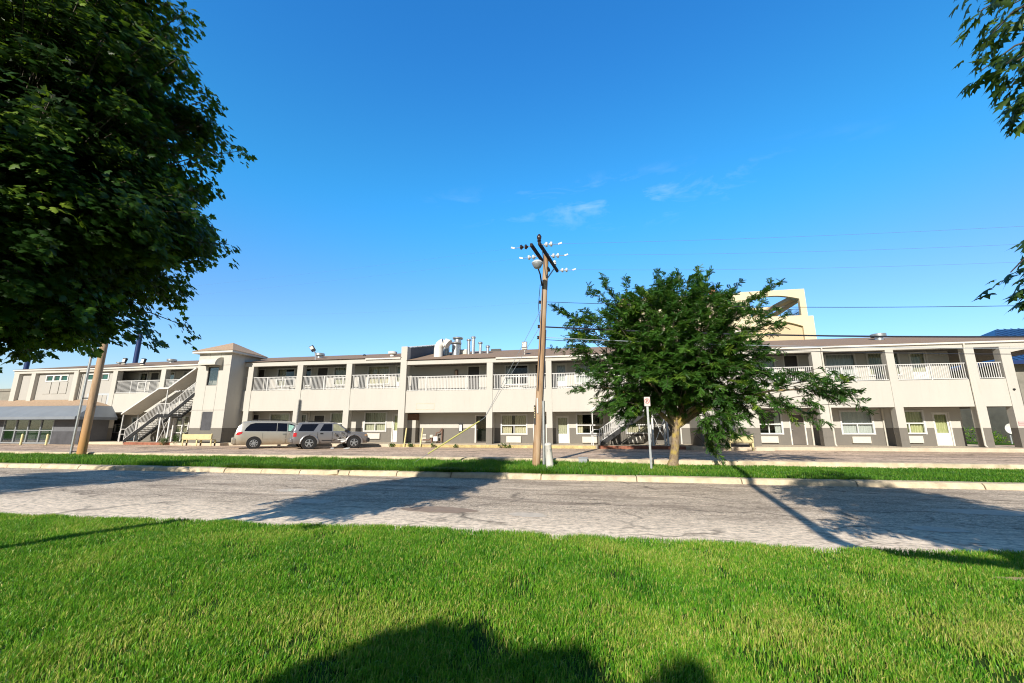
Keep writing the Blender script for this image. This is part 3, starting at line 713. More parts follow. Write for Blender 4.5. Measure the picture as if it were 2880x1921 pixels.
# projecting bits of wall in the bay right of the fire wall
b = MB(); b.box(-14.3, -13.45, 31.0, YW, .5, Zr(.6)); P(b, 'wall_nib', M['stucco'])
b = MB(); b.box(-14.3, -13.45, 31.02, YW, Zr(.6), 2.7); P(b, 'brick_infill', M['brick'])
b = MB()
for i in range(6): b.box(-13.2, -12.78, YW-.05, YW+.02, Zr(-1.02+i*.1), Zr(-.955+i*.1))
P(b, 'wall_vent', M['ac'])
b = MB(); b.box(-10.13, -9.85, YW-.12, YW, Zr(-.27), Zr(.31)); bx = P(b, 'meter_box', M['black'])
b = MB(); b.box(-10.09, -9.89, YW-.13, YW-.121, Zr(-.22), Zr(.26)); P(b, 'cover', M['white'], bx)
b = MB(); b.box(-10.6, -10.34, YW-.1, YW, Zr(4.0), Zr(4.52)); ln = P(b, 'wall_lantern', M['rust'])
b = MB(); b.box(-10.55, -10.39, YW-.13, YW-.1, Zr(4.05), Zr(4.45)); P(b, 'lantern_glass', M['amber'], ln)
b = MB()   # outlined patch on the balcony front
for a in ((-13.05, -11.6, 2.96, 2.98), (-13.05, -11.6, 3.4, 3.42), (-13.05, -13.03, 2.98, 3.4), (-11.62, -11.6, 2.98, 3.4)): b.box(a[0], a[1], YF-.008, YF+.01, a[2], a[3])
P(b, 'patch_outline', M['concrete'])
for x, y in ((-41.76, YF-.05), (24.45, YF-.05)):
    o = None
    for dz in (.28, .14):
        b = MB(); b.box(x-.13, x+.27, y-.02, y, Zr(dz), Zr(dz+.1)); o = P(b, 'wall_sign', M['fadedred'])
b = MB(); b.lathe((24.5, YF-.04, Zr(2.25)), [(.06, 0), (.06, -.06), (.02, -.1)], 10, 'y'); P(b, 'camera_dome', M['black'])

# ---- roof
def roof_part(x0, x1, s, hipl=0., hipr=0., ridge_z=8.45, name='roof'):
    ye, yb, yr = YF-.18, 42.3, 36.1; ze = s['ft']+.03; b = MB()
    A = (x0, ye, ze); B_ = (x1, ye, ze); C = (x1, yb, ze); D = (x0, yb, ze); E = (x0+hipl, yr, ridge_z); F = (x1-hipr, yr, ridge_z)
    b.add([A, B_, C, D, E, F], [(0, 1, 5, 4), (2, 3, 4, 5), (1, 2, 5), (3, 0, 4), (3, 2, 1, 0)])
    return P(b, name, M['shingle'])
rL = roof_part(-53.7, -14.36, sec(-30), 7.5, 0, 8.47)
rM = roof_part(-13.98, 9.7, sec(0), 0, 0, 8.42)
rR = roof_part(9.705, 29.2, sec(15), 0, 8.2, 8.44)
b = MB(); b.prism([(24.79, 6.08), (27.2, 6.6), (27.2, 6.72), (24.79, 6.72)], 'y', YF+.31, YF+.42); P(b, 'haunch', M['spandrel'])
b = MB(); b.prism([(24.795, 6.08), (26.6, 6.46), (24.795, 6.46)], 'y', YF-.04, YF+.29); P(b, 'haunch', M['spandrel'])
b = MB(); b.box(28.4, 28.95, YF-.04, YF+.4, .3, 6.43); P(b, 'column', M['stucco'])

def roof_z(y, s, rz): return s['ft']+.03+(rz-s['ft'])*(y-29.8)/6.3
def mushroom(x, y, r, h, parent, m='galv'):
    s = sec(x); z = roof_z(y, s, 8.45)-.1; b = MB()
    b.lathe((x, y, z), [(r*.55, 0), (r*.55, h*.5), (r*.98, h*.55), (r, h*.95), (r*.75, h), (r*.1, h*1.05)], 18)
    return P(b, 'roof_vent', M[m], parent, smooth=True)
def stack(x, y, r, h, cap, parent):
    s = sec(x); z = roof_z(y, s, 8.45)-.1; b = MB()
    b.lathe((x, y, z), [(r, 0), (r, h-.22), (r*.92, h-.22), (r*.92, h-.16), (cap, h-.16), (cap*1.04, h-.05), (cap*.7, h), (.02, h+.03)], 16)
    return P(b, 'roof_vent', M['galv'], parent, smooth=True)
mushroom(-35.9*1.12, 33.6, .42, .42, rL); mushroom(-21.55*1.1, 33.0, .42, .5, rL); mushroom(-15.25*1.05, 31.6, .36, .48, rL, 'white')
mushroom(-47, 34, .3, .3, rL); mushroom(20.1, 33.4, .46, .5, rR)
b = MB(); b.lathe((-17.8*1.12, 34, 7.9), [(.14, 0), (.14, .15), (.04, .2)], 8); P(b, 'roof_vent', M['black'], rL)
b = MB(); b.tube([(-29.5*1.3, 35.6, 8.2), (-29.5*1.3, 35.6, 8.75)], .07, 8); P(b, 'roof_vent', M['white'], rL)
b = MB(); b.box(-8.6, -7.7, 35.3, 35.5, 8.2, 8.42); P(b, 'roof_vent', M['black'], rM)
# big goose-neck and flues beside the fire wall
yv = 32.0; b = MB(); z0 = roof_z(yv, sec(-12), 8.42)-.1
pts = [(-12.2, yv, z0)]+[(-12.2+.5-.5*math.cos(a), yv, z0+.72+.5*math.sin(a)) for a in [R(k) for k in (0, 20, 40, 60, 80, 100, 120, 135)]]
b.tube(pts, [.36]*8+[.42], 14); P(b, 'roof_vent', M['white'], rM, smooth=True)
stack(-12.0, 33.3, .28, 1.25, .46, rM); stack(-11.3, 34.2, .3, 1.5, .45, rM); stack(-11.05, 33.0, .33, 1.15, .46, rM)
b = MB(); b.box(-10.9, -10.3, 33.6, 34.1, 7.5, 8.15); P(b, 'roof_vent', M['ac'], rM)
stack(-10.05, 33.4, .13, 1.35, .2, rM); stack(-9.72, 33.6, .14, 1.55, .2, rM); stack(-9.1, 33.6, .12, 1.05, .19, rM); stack(-8.45, 33.6, .12, .72, .19, rM)

def floodlight(x, y, z, kind, aim=-1):
    if kind == 0:
        b = MB(); b.tube([(x, y, z), (x-.05, y, z+.6), (x-.12, y-.1, z+.8)], .045, 8); o = P(b, 'floodlight', M['greymetal'])
        b = MB(); c = Vector((x-.28, y-.15, z+.98)); b.beam(c+Vector((.16, .05, -.22)), c+Vector((-.08, -.08, .2)), .34, .09, (0.3, -1, .5)); P(b, 'lamp_head', M['black'], o)
        b = MB(); b.beam(c+Vector((.05, -.05, -.06)), c+Vector((-.07, -.12, .15)), .25, .03, (0.3, -1, .5)); P(b, 'lens', M['white'], o)
    else:
        b = MB(); b.tube([(x, y, z-.35), (x, y, z+.1)], .03, 6); b.box(x-.2, x+.2, y-.12, y+.12, z+.05, z+.13); o = P(b, 'floodlight', M['ac'])
        b = MB(); b.prism([(y-.14, z+.15), (y-.02, z+.15), (y+.12, z+.62), (y-.06, z+.66)], 'x', x-.2, x+.2); P(b, 'lamp_head', M['black'], o)
        b = MB(); b.prism([(y-.152, z+.24), (y-.14, z+.24), (y-.085, z+.58), (y-.097, z+.58)], 'x', x-.15, x+.15); P(b, 'lens', M['white'], o)
floodlight(-21.9, YF, 6.95, 0); floodlight(-4.95, 31.2, 7.45, 1); floodlight(-39.3, 30.3, 7.05, 1); floodlight(-43.7, 32, 7.5, 1)

# ---- stair towers
def stair_tower(dx, boarded):
    x0, x1, y0, y1 = -31.42+dx, -28.36+dx, 28.5, 31.5; s = sec(x0); zt = 7.55
    b = MB(); ex = 1.25+dx*0
    hw = (x0+1.03, x0+2.0, Zr(3.35), Zr(4.84)); hb = (x0+1.05, x0+2.02, Zr(-.17), Zr(1.28))
    wall_grid(b, x0, x1, .3, zt, y0, [hw, hb], .16)
    b.add([(x1, y0, .3), (x1, y1, .3), (x1, y1, zt), (x1, y0, zt)], [(0, 1, 2, 3)])
    wall_grid_side = [(y0, .3), (y1, .3)]
    b.add([(x0, y0, .3), (x0, y0+.3, .3), (x0, y0+.3, zt), (x0, y0, zt)], [(0, 1, 2, 3)])
    b.add([(x0, y0+.3, 6.4), (x0, y1, 6.4), (x0, y1, zt), (x0, y0+.3, zt)], [(0, 1, 2, 3)])
    b.add([(x0, y0+.3, .3), (x0, y1, .3), (x0, y1, 4.2), (x0, y0+.3, 4.2)], [(0, 1, 2, 3)])
    b.add([(x0, y1, .3), (x1, y1, .3), (x1, y1, zt), (x0, y1, zt)], [(3, 2, 1, 0)])
    # score lines of the render
    t = P(b, 'stair_tower', M['stucco'])
    b = MB()
    for z in (Zr(1.4), Zr(4.97)): b.box(x0, x1, y0-.004, y0+.01, z-.012, z+.012)
    for x in (x0+1.0, x0+2.05):
        b.box(x-.01, x+.01, y0-.003, y0+.01, 1.64, zt)
    P(b, 'score_line', M['soffit'], t)
    b = MB(); e = .36; cx, cy_ = (x0+x1)/2, (y0+y1)/2
    b.box(x0-e, x1+e, y0-e, y1+e, zt, zt+.16); P(b, 'tower_eave', M['trim'], t)
    b = MB(); e = .42; z = zt+.164
    b.add([(x0-e, y0-e, z), (x1+e, y0-e, z), (x1+e, y1+e, z), (x0-e, y1+e, z), (cx, cy_, z+1.02)], [(0, 1, 4), (1, 2, 4), (2, 3, 4), (3, 0, 4), (3, 2, 1, 0)])
    P(b, 'tower_roof', M['shingle_light'], t)
    b = MB(); x_, X_, z_, Z_ = hw[0], hw[1], hw[2], hw[3]
    for q in ((x_, x_+.05, z_, Z_), (X_-.05, X_, z_, Z_), (x_+.05, X_-.05, Z_-.05, Z_), (x_+.05, X_-.05, z_, z_+.05)): b.box(q[0], q[1], y0+.04, y0+.12, q[2], q[3])
    P(b, 'tower_window', M['black'], t)
    b = MB(); b.box(x_+.04, X_-.04, y0+.08, y0+.09, z_+.04, Z_-.04); P(b, 'pane', M['glass'], t)
    b = MB(); b.box(hb[0]+.0, hb[1]-.0, y0+.03, y0+.08, hb[2], hb[3]); P(b, 'boarded_opening', M['board'], t)
    # rounded awning over the window
    b = MB(); xa, xb = x0+.72, x0+2.3; zA, zB = Zr(4.92), Zr(5.55); n = 10; rows = []
    for i in range(n+1):
        a = math.pi/2*i/n; rows.append((y0-.72*math.cos(a), zA+.05+(zB-zA)*math.sin(a)))
    V = []
    for (y, z) in rows: V += [(xa, y, z), (xb, y, z)]
    F = [(2*i, 2*i+1, 2*i+3, 2*i+2) for i in range(n)]
    V += [(xa, y0, zA), (xb, y0, zA), (xa, y0-.72, zA), (xb, y0-.72, zA)]; k = 2*(n+1)
    F += [(k, k+2)+tuple(2*i for i in range(n+1)), (k+1, k+3)+tuple(2*i+1 for i in range(n+1)), (k+2, k+3, 1, 0)]
    b.add(V, F); P(b, 'awning', M['ac'], t)
stair_tower(0, True); stair_tower(38.0, True)

# ================================================================== OUTSIDE STAIRS
def staircase():
    x0 = -37.55; r = thing('staircase', 'white railed black stair under sloping canopy rising to tower above the plain bench', 'staircase', (-34.5, 29.05, .5))
    zb, zl, zt = .5, 2.55, 4.58; xl0, xl1, xt = -34.62, -33.58, -30.9; ya, yb = 28.5, 29.65
    B = lambda mb, n, m, par=r, **k: mb.build(n, M[m], par, **k)
    def line(off):   # nosing line
        return [(x0, zb+off), (xl0, zl+off), (xl1, zl+off), (-31.35, zl+(zt-zl)*((-31.35-xl1)/(xt-xl1))+off)]
    for y in (ya, yb):
        b = MB(); L_ = line(0)
        for i in range(3):
            (a, za), (c, zc) = L_[i], L_[i+1]; b.prism([(a, za-.12), (c, zc-.12), (c, zc+.16), (a, za+.16)], 'y', y-.03, y+.03)
        B(b, 'stringer', 'black')
        b = MB(); L_ = line(1.02)
        if y == ya: pts = [(L_[0][0]-.55, y, .55), (L_[0][0]-.55, y, 1.35), (L_[0][0]-.35, y, 1.52), (L_[0][0], y, L_[0][1])]
        else: pts = [(L_[0][0], y, .55), (L_[0][0], y, L_[0][1])]
        b.tube(pts+[(x, y, z) for x, z in L_[1:]], .03, 6)
        b.tube([(x, y, z) for x, z in line(.24)], .02, 6)
        if y == ya: b.tube([(x0-.55, y, 1.12), (x0, y, 1.12)], .025, 6)
        for i in range(3):
            (a, za), (c, zc) = line(.24)[i], line(.24)[i+1]; n = max(2, round((c-a)/.135))
            for k in range(n):
                x = a+(c-a)*k/n; z = za+(zc-za)*k/n
                if k == 0: b.box(x-.025, x+.025, y-.02, y+.02, z-.24, z+.8)
                else: b.box(x-.013, x+.013, y-.01, y+.01, z, z+.78)
        B(b, 'stair_railing', 'rail')
    b = MB()
    for (xa, za, xb, zb2) in ((x0, zb, xl0, zl), (xl1, zl, xt, zt)):
        n = 12
        for k in range(n):
            x = xa+(xb-xa)*k/n; z = za+(zb2-za)*(k+1)/n
            if x < -31.4: b.box(x, x+.2, ya+.03, yb-.03, z-.05, z)
    b.box(xl0, xl1, ya+.03, yb-.03, zl-.06, zl); B(b, 'tread', 'greymetal')
    # canopy with its posts
    b = MB(); cl = [(x0-.55, Zr(1.1)), (-34.75, Zr(3.15)), (-33.85, Zr(3.16)), (-31.43, Zr(4.75))]
    for i in range(3):
        (a, za), (c, zc) = cl[i], cl[i+1]; b.prism([(a, za), (c, zc), (c, zc+.07), (a, za+.07)], 'y', ya-.12, yb+.15)
    cp = B(b, 'canopy', 'ac')
    b = MB()
    for i in range(3):
        (a, za), (c, zc) = cl[i], cl[i+1]; b.prism([(a, za-.02), (c, zc-.02), (c, zc+.1), (a, za+.1)], 'y', ya-.15, ya-.123)
    B(b, 'canopy_edge', 'rail', cp)
    for x, z0_, z1_ in ((x0-.45, .5, Zr(1.14)), (-34.0, zl, Zr(3.16))):
        for y in (ya, yb):
            b = MB(); b.box(x-.03, x+.03, y-.03, y+.03, z0_, z1_); B(b, 'canopy_post', 'rail')
    # braced legs under the landing
    for x in (-34.25, -33.35):
        b = MB(); b.box(x-.055, x+.055, ya-.05, ya+.06, .5, zl-.1); B(b, 'leg', 'rail')
        b = MB(); b.box(x-.055, x+.055, yb-.05, yb+.06, .5, zl-.1); B(b, 'leg', 'rail')
    b = MB(); b.beam((-34.2, ya, .6), (-33.4, ya, 2.4), .03, .05, (0, 1, 0)); b.beam((-34.2, ya+.05, 2.4), (-33.4, ya+.05, .6), .03, .05, (0, 1, 0)); B(b, 'brace', 'rail')
    return r
st = staircase()
dup(st, (37.95, 0, 0), 'white railed black stair half hidden behind the feathery tree on the verge')
st['group'] = 'outside staircases'
for o in bpy.data.objects:
    if o.name.startswith('staircase.'): o['group'] = 'outside staircases'

# ================================================================== BENCHES
def bench(x, y, label):
    r = thing('bench', label, 'bench', (x, y, .30), group='yellow benches')
    w_ = 2.6
    b = MB(); b.box(x-w_/2, x+w_/2, y-.05, y, .30+.50, .30+.86); b.build('backrest', M['yellow'], r, bevel=.01)
    b = MB(); b.box(x-w_/2+.05, x+w_/2-.05, y+.0, y+.42, .30+.43, .30+.48); b.build('seat', M['yellow'], r, bevel=.01)
    for dx in (-w_/2+.04, 0, w_/2-.04):
        b = MB(); b.box(x+dx-.05, x+dx+.05, y-.0, y+.05, .30, .30+.9) if dx else b.box(x-.05, x+.05, y, y+.05, .30, .30+.84)
        b.box(x+dx-.05, x+dx+.05, y+.35, y+.43, .30, .73); b.build('leg', M['yellow'], r)
bench(-29.35, 27.4, 'pale yellow wooden bench at the foot of the stair tower left of the minivan')
bench(7.9, 27.5, 'pale yellow wooden bench behind the feathery tree with hanging branch')

# ================================================================== ANNEX
an = thing('annex_building', 'low annex with grey sloping awning roof and dark glass front beside motel', 'building', (-48, 29, .3))
A = lambda mb, n, m, par=an, **k: mb.build(n, M[m], par, **k)
b = MB(); b.box(-60, -49.85, 28.0, 28.2, .3, 2.5); b.box(-44.35, -41.4, 28.0, 28.2, .3, 2.5); b.box(-41.6, -41.4, 28.2, 30.0, .3, 2.5); b.box(-49.85, -44.35, 28.6, 28.7, .3, 2.5)
A(b, 'wall', 'darkgrey')
b = MB(); b.box(-44.34, -41.38, 27.97, 27.999, .3, 1.35); A(b, 'plinth', 'board')
for i in range(4):
    x0 = -49.8+i*1.36
    f = MB()
    for q in ((x0-.05, x0+.05, .34, 2.42), (x0+1.31, x0+1.41, .34, 2.42)) if i == 3 else ((x0-.05, x0+.05, .34, 2.42),): f.box(q[0], q[1], 27.98, 28.1, q[2], q[3])
    f.box(x0+.05, x0+1.31, 27.985, 28.095, 1.38, 1.46); f.box(x0+.05, x0+1.31, 27.985, 28.095, .34, .44)
    fo = A(f, 'shop_window', 'greymetal')
    g = MB(); g.box(x0+.03, x0+1.33, 28.03, 28.04, .36, 2.4); A(g, 'pane', 'glass', fo)
b = MB(); b.add([(-60, 26.9, 2.52), (-40.6, 26.9, 2.52), (-41.4, 28.5, 3.48), (-60, 28.5, 3.48)], [(0, 1, 2, 3)])
b.box(-60, -40.6, 26.88, 26.93, 2.3, 2.52); b.add([(-40.6, 26.9, 2.52), (-40.6, 30.0, 2.52), (-41.4, 30.0, 3.48), (-41.4, 28.5, 3.48)], [(0, 1, 2, 3)]); b.box(-40.65, -40.6, 26.93, 30, 2.3, 2.52)
b.add([(-60, 26.93, 2.3), (-40.65, 26.93, 2.3), (-40.65, 30, 2.3), (-60, 30, 2.3)], [(3, 2, 1, 0)])
A(b, 'awning_roof', 'awning')
b = MB(); b.add([(-60, 28.5, 3.485), (-41.4, 28.5, 3.485), (-44.4, 30.2, 4.12), (-60, 30.2, 4.2), (-41.4, 30.24, 3.485)], [(0, 1, 2, 3), (1, 4, 2)]); A(b, 'roof', 'shingle_light')
for x, lb in ((-43.4, 'short yellow bollard before the annex door, nearest its dark glass middle'), (-40.9, 'short yellow bollard at the right edge of the annex glass'), (-38.3, 'short yellow bollard by the annex corner, nearest the utility pole')):
    b = MB(); x_ = x*26.4/25.6; b.lathe((x_, 26.4, .3), [(.075, 0), (.075, .78), (.06, .84), (.02, .87)], 10)
    o = b.build('bollard', M['ypost'], None, off=(x_, 26.4, .3), smooth=True); o.location = (x_, 26.4, .3); tag(o, lb, 'bollard', 'yellow bollards before the annex')

# ================================================================== VEHICLES
def lofted(stations, ring):
    """stations: list of x; ring(x) -> list of (y,z) for the left half, bottom to top; mirrored and lofted"""
    V = []; n = None
    for x in stations:
        h = ring(x); r = [(x, y, z) for y, z in h] + [(x, -y, z) for y, z in h[::-1]]
        n = len(r); V += r
    F = []
    for i in range(len(stations)-1):
        for k in range(n-1): F.append((i*n+k, i*n+k+1, (i+1)*n+k+1, (i+1)*n+k))
        F.append((i*n+n-1, i*n, (i+1)*n, (i+1)*n+n-1))
    F += [tuple(range(n))[::-1], tuple(range((len(stations)-1)*n, len(stations)*n))]
    return V, F
def ip(x, tab):
    xs = [t[0] for t in tab]; return float(np.interp(x, xs, [t[1] for t in tab]))
def vehicle(name, label, loc, rz, top, belt, width, roofw, z0, xs, axles, wr, wx, paint):
    r = thing(name, label, 'van' if name == 'minivan' else 'car', loc, rz)
    def side(x, z):
        wd = ip(x, width); bl = ip(x, belt); tp = ip(x, top)
        if z <= bl:
            t = (z-z0)/max(.01, bl-z0); return wd*(.94+.06*math.sin(min(1, t*1.15)*math.pi*.62)/math.sin(math.pi*.62) if t < .87 else 1.0)
        t = min(1, (z-bl)/max(.02, 1.72-bl)); return wd-(wd-ip(x, roofw))*t
    def ring(x):
        bl, tp = ip(x, belt), ip(x, top); zs = [z0, z0+.12, z0+.3, (z0+bl)/2+.1, bl-.04, bl]
        h = [(side(x, z)*(.9 if z == z0 else 1), z) for z in zs]
        if tp > bl+.03:
            for t in (.35, .7, .93): z = bl+(tp-bl)*t; h.append((side(x, z), z))
            h.append((side(x, tp)*.86, tp-.0)); h.append((side(x, tp)*.5, tp+.025))
        else: 
            for t in (.97, .9, .8, .7, .4): h.append((side(x, bl)*t, bl+.005+.02*(1-t)))
        return h
    b = MB(); b.add(*lofted(xs, ring)); body = b.build('body', paint, r, smooth=True)
    sk = -1       # the side facing the street
    def panel(name_, poly, m, par=body, off=.008, both=False, thick=.0):
        for sgn in ((-1, 1) if both else (-1,)):
            bb = MB(); cx = sum(p[0] for p in poly)/len(poly); cz = sum(p[1] for p in poly)/len(poly)
            # subdivide the outline so that it hugs the curved side
            out = []
            for i in range(len(poly)):
                a, c = poly[i], poly[(i+1) % len(poly)]
                for k in range(4): out.append((a[0]+(c[0]-a[0])*k/4, a[1]+(c[1]-a[1])*k/4))
            V = [(p[0], sgn*(side(*p)+off), p[1]) for p in out]+[(cx+(p[0]-cx)*.5, sgn*(side(cx+(p[0]-cx)*.5, cz+(p[1]-cz)*.5)+off), cz+(p[1]-cz)*.5) for p in out]+[(cx, sgn*(side(cx, cz)+off), cz)]
            n = len(out); F = [(i, (i+1) % n, n+(i+1) % n, n+i) for i in range(n)]+[(n+i, n+(i+1) % n, 2*n) for i in range(n)]
            V2 = [(x, y-sgn*.02, z) for x, y, z in V[:n]]; k0 = len(V); V += V2
            F += [(i, (i+1) % n, k0+(i+1) % n, k0+i) for i in range(n)]
            bb.add(V, F); o = bb.build(name_, m, par, off=(0, 0, 0), smooth=True)
        return o
    # wheel arches, wheels
    for ax in axles:
        for sgn in (-1, 1):
            b = MB(); wy = sgn*(ip(ax, width)-.005)
            b.lathe((ax, 0, wr+.02), [(wr+.075, wy-sgn*.25), (wr+.075, wy+sgn*.012)], 28, 'y'); b.build('wheel_arch', M['black'], body, off=(0, 0, 0))
            w_ = thing_part('wheel', r); w_.location = (ax, sgn*(ip(ax, width)-.085), wr)
            t = MB(); t.lathe((0, 0, 0), [(wr*.62, -.1), (wr*.93, -.11), (wr, -.07), (wr, .07), (wr*.93, .11), (wr*.62, .1)], 28, 'y', cap=False); t.build('tyre', M['rubber'], w_, off=(0, 0, 0), smooth=True)
            q = MB(); q.lathe((0, 0, 0), [(wr*.1, sgn*.06), (wr*.62, sgn*.05), (wr*.66, sgn*.1), (wr*.6, sgn*.1), (wr*.56, sgn*.07), (wr*.1, sgn*.07)], 24, 'y', m=1, cap=False)
            for k in range(wx):
                a = 2*math.pi*k/wx+.3; ca, sa = math.cos(a), math.sin(a)
                q.beam((.05*ca, sgn*.085, .05*sa), (wr*.6*ca, sgn*.09, wr*.6*sa), .075 if wx < 6 else .045, .03, (0, 1, 0), m=0)
            q.lathe((0, 0, 0), [(wr*.17, sgn*.07), (wr*.17, sgn*.11), (wr*.1, sgn*.115)], 12, 'y', m=0)
            q.lathe((0, 0, 0), [(wr*.6, sgn*.07), (wr*.66, sgn*.105), (wr*.6, sgn*.11)], 24, 'y', m=0, cap=False)
            q.build('rim', [M['galv'], M['black']], w_, off=(0, 0, 0), smooth=True)
    return r, body, side, panel
def thing_part(name, par):
    o = bpy.data.objects.new(name, None); COL.objects.link(o); o.parent = par; o.empty_display_size = .1; return o
# a wheel is a part with tyre and rim below it: make its own mesh the hub
def thing_part(name, par):
    b = MB(); b.lathe((0, 0, 0), [(.09, -.06), (.09, .06)], 10, 'y'); return b.build(name, M['black'], par, off=(0, 0, 0))

VH = R(44)
van, vb, vside, vpan = vehicle('minivan', 'champagne minivan with dark windows parked nose behind the damaged grey sport utility', (-21.26, 25.96, .30), VH,
    [(-2.55, .72), (-2.50, 1.0), (-2.35, 1.42), (-2.12, 1.70), (-1.6, 1.765), (0, 1.775), (.6, 1.74), (1.0, 1.62), (1.45, 1.32), (1.72, 1.13), (2.2, 1.02), (2.45, .86), (2.55, .62)],
    [(-2.55, .70), (-2.45, .98), (-2.2, 1.08), (1.0, 1.02), (1.7, 1.02), (2.2, .95), (2.45, .8), (2.55, .58)],
    [(-2.55, .74), (-2.48, .88), (-2.2, .97), (-1, 1.0), (1.2, 1.0), (1.9, .95), (2.3, .86), (2.55, .62)],
    [(-2.55, .6), (-2.1, .76), (0, .8), (1, .76), (1.7, .7), (2.5, .6)], .24,
    [-2.55, -2.52, -2.48, -2.42, -2.35, -2.24, -2.12, -1.9, -1.6, -1, -.4, .2, .6, .8, 1.0, 1.2, 1.45, 1.6, 1.72, 1.95, 2.2, 2.35, 2.45, 2.52, 2.55], [-1.42, 1.6], .345, 9, M['vanpaint'])
vpan('side_window', [(-2.02, 1.12), (-1.93, 1.32), (-1.72, 1.56), (-1.45, 1.635), (-.2, 1.64), (-.2, 1.10)], M['autoglass'], van, both=True)
vpan('side_window', [(-.16, 1.10), (-.16, 1.64), (.42, 1.62), (.42, 1.08)], M['autoglass'], van, both=True)
vpan('side_window', [(.47, 1.08), (.47, 1.62), (.66, 1.59), (.98, 1.45), (1.36, 1.16), (1.38, 1.07)], M['autoglass'], van, both=True)
vpan('price_sheet', [(.50, 1.12), (.50, 1.55), (.95, 1.42), (.92, 1.1)], M['sticker'], van, off=.016)
vpan('tail_lamp', [(-2.44, .88), (-2.40, 1.06), (-2.10, 1.07), (-2.13, .97), (-2.30, .86)], M['taillamp'], van, both=True)
vpan('rub_strip', [(-.95, .60), (-.95, .65), (1.0, .65), (1.0, .60)], M['vanpaint'], van, off=.02, both=True)
for x in (.18, .58): vpan('door_handle', [(x, .90), (x, .945), (x+.2, .945), (x+.2, .90)], M['chrome'], van, off=.03, both=True)
for x in (-.98, .36, .40): vpan('door_seam', [(x, .34), (x, 1.02), (x+.012, 1.02), (x+.012, .34)], M['black'], van, off=.002, both=True)
vpan('white_scuff', [(.95, .47), (.93, .62), (1.02, .66), (1.09, .6), (1.03, .55), (1.1, .49)], M['white'], van, off=.012)
vpan('white_scuff', [(1.14, .48), (1.12, .64), (1.26, .66), (1.2, .6), (1.23, .48)], M['white'], van, off=.012)
b = MB(); b.add([(-2.535, -.66, 1.08), (-2.535, .66, 1.08), (-2.23, .62, 1.62), (-2.23, -.62, 1.62)], [(0, 1, 2, 3)]); b.add([(-2.50, -.66, 1.08), (-2.50, .66, 1.08), (-2.20, .62, 1.62), (-2.20, -.62, 1.62)], [(3, 2, 1, 0)]); b.build('rear_window', M['autoglass'], van, off=(0, 0, 0))
b = MB(); b.add([(1.06, -.62, 1.58), (1.06, .62, 1.58), (1.72, .7, 1.15), (1.72, -.7, 1.15)], [(0, 1, 2, 3)]); b.build('windscreen', M['autoglass'], van, off=(0, 0, .02))
b = MB(); b.prism([(-.9, .3), (.9, .3), (.92, .62), (.86, .72), (-.86, .72), (-.92, .62)], 'x', -2.66, -2.42); b.build('rear_bumper', M['vanpaint'], van, off=(0, 0, 0), bevel=.05)
for y in (-.62, .62):
    b = MB(); b.tube([(-1.7, y, 1.79), (-1.5, y, 1.85), (.2, y, 1.85), (.4, y, 1.79)], .02, 6); b.build('roof_rail', M['black'], van, off=(0, 0, 0))
for y in (-1.1, 1.1):
    b = MB(); b.lathe((1.3, y, 1.12), [(.03, -.06), (.1, -.05), (.11, .03), (.05, .07)], 10, 'x'); b.build('wing_mirror', M['black'], van, off=(0, 0, 0), smooth=True)

suv, sb, sside, span = vehicle('sport_utility', 'pewter grey sport utility vehicle with crumpled front door parked in front of minivan', (-17.31, 25.95, .30), VH-R(1),
    [(-2.33, .8), (-2.30, 1.12), (-2.16, 1.42), (-1.98, 1.62), (-1.7, 1.66), (0, 1.665), (.25, 1.64), (.50, 1.52), (.88, 1.2), (1.04, 1.1), (1.9, 1.04), (2.15, .98), (2.26, .9), (2.31, .72)],
    [(-2.33, .78), (-2.28, 1.04), (-2.0, 1.07), (.9, 1.05), (1.2, 1.06), (1.9, 1.0), (2.15, .94), (2.26, .86), (2.31, .70)],
    [(-2.33, .78), (-2.25, .86), (-1.9, .89), (1.2, .89), (1.9, .87), (2.2, .8), (2.31, .7)],
    [(-2.33, .62), (-2.0, .70), (0, .71), (.6, .69), (1.2, .66), (2.3, .6)], .33,
    [-2.33, -2.30, -2.24, -2.16, -2.06, -1.98, -1.85, -1.7, -1.2, -.6, 0, .25, .38, .5, .7, .88, 1.04, 1.2, 1.5, 1.9, 2.05, 2.15, 2.22, 2.28, 2.31], [-1.34, 1.38], .37, 5, M['suvpaint'])
span('side_window', [(-2.02, 1.12), (-1.82, 1.55), (-.86, 1.57), (-1.15, 1.12)], M['autoglass'], suv, both=True)
span('side_window', [(-.78, 1.12), (-.55, 1.56), (-.05, 1.57), (-.05, 1.12)], M['autoglass'], suv, both=True)
span('side_window', [(.03, 1.12), (.03, 1.57), (.30, 1.55), (.78, 1.2), (.80, 1.12)], M['clearglass'], suv, both=True)
span('tail_lamp', [(-2.29, .78), (-2.27, 1.02), (-2.10, 1.02), (-2.10, .78)], M['taillamp'], suv, both=True)
span('door_handle', [(-.74, .92), (-.74, 1.0), (-.56, 1.0), (-.56, .92)], M['black'], suv, off=.012)
for x in (-.9, -.02, .93): span('door_seam', [(x, .42), (x, 1.06), (x+.02, 1.06), (x+.02, .42)], M['black'], suv, off=.003, both=True)
span('rub_strip', [(-.62, .50), (-.62, .545), (-.03, .545), (-.03, .50)], M['black'], suv, off=.012)
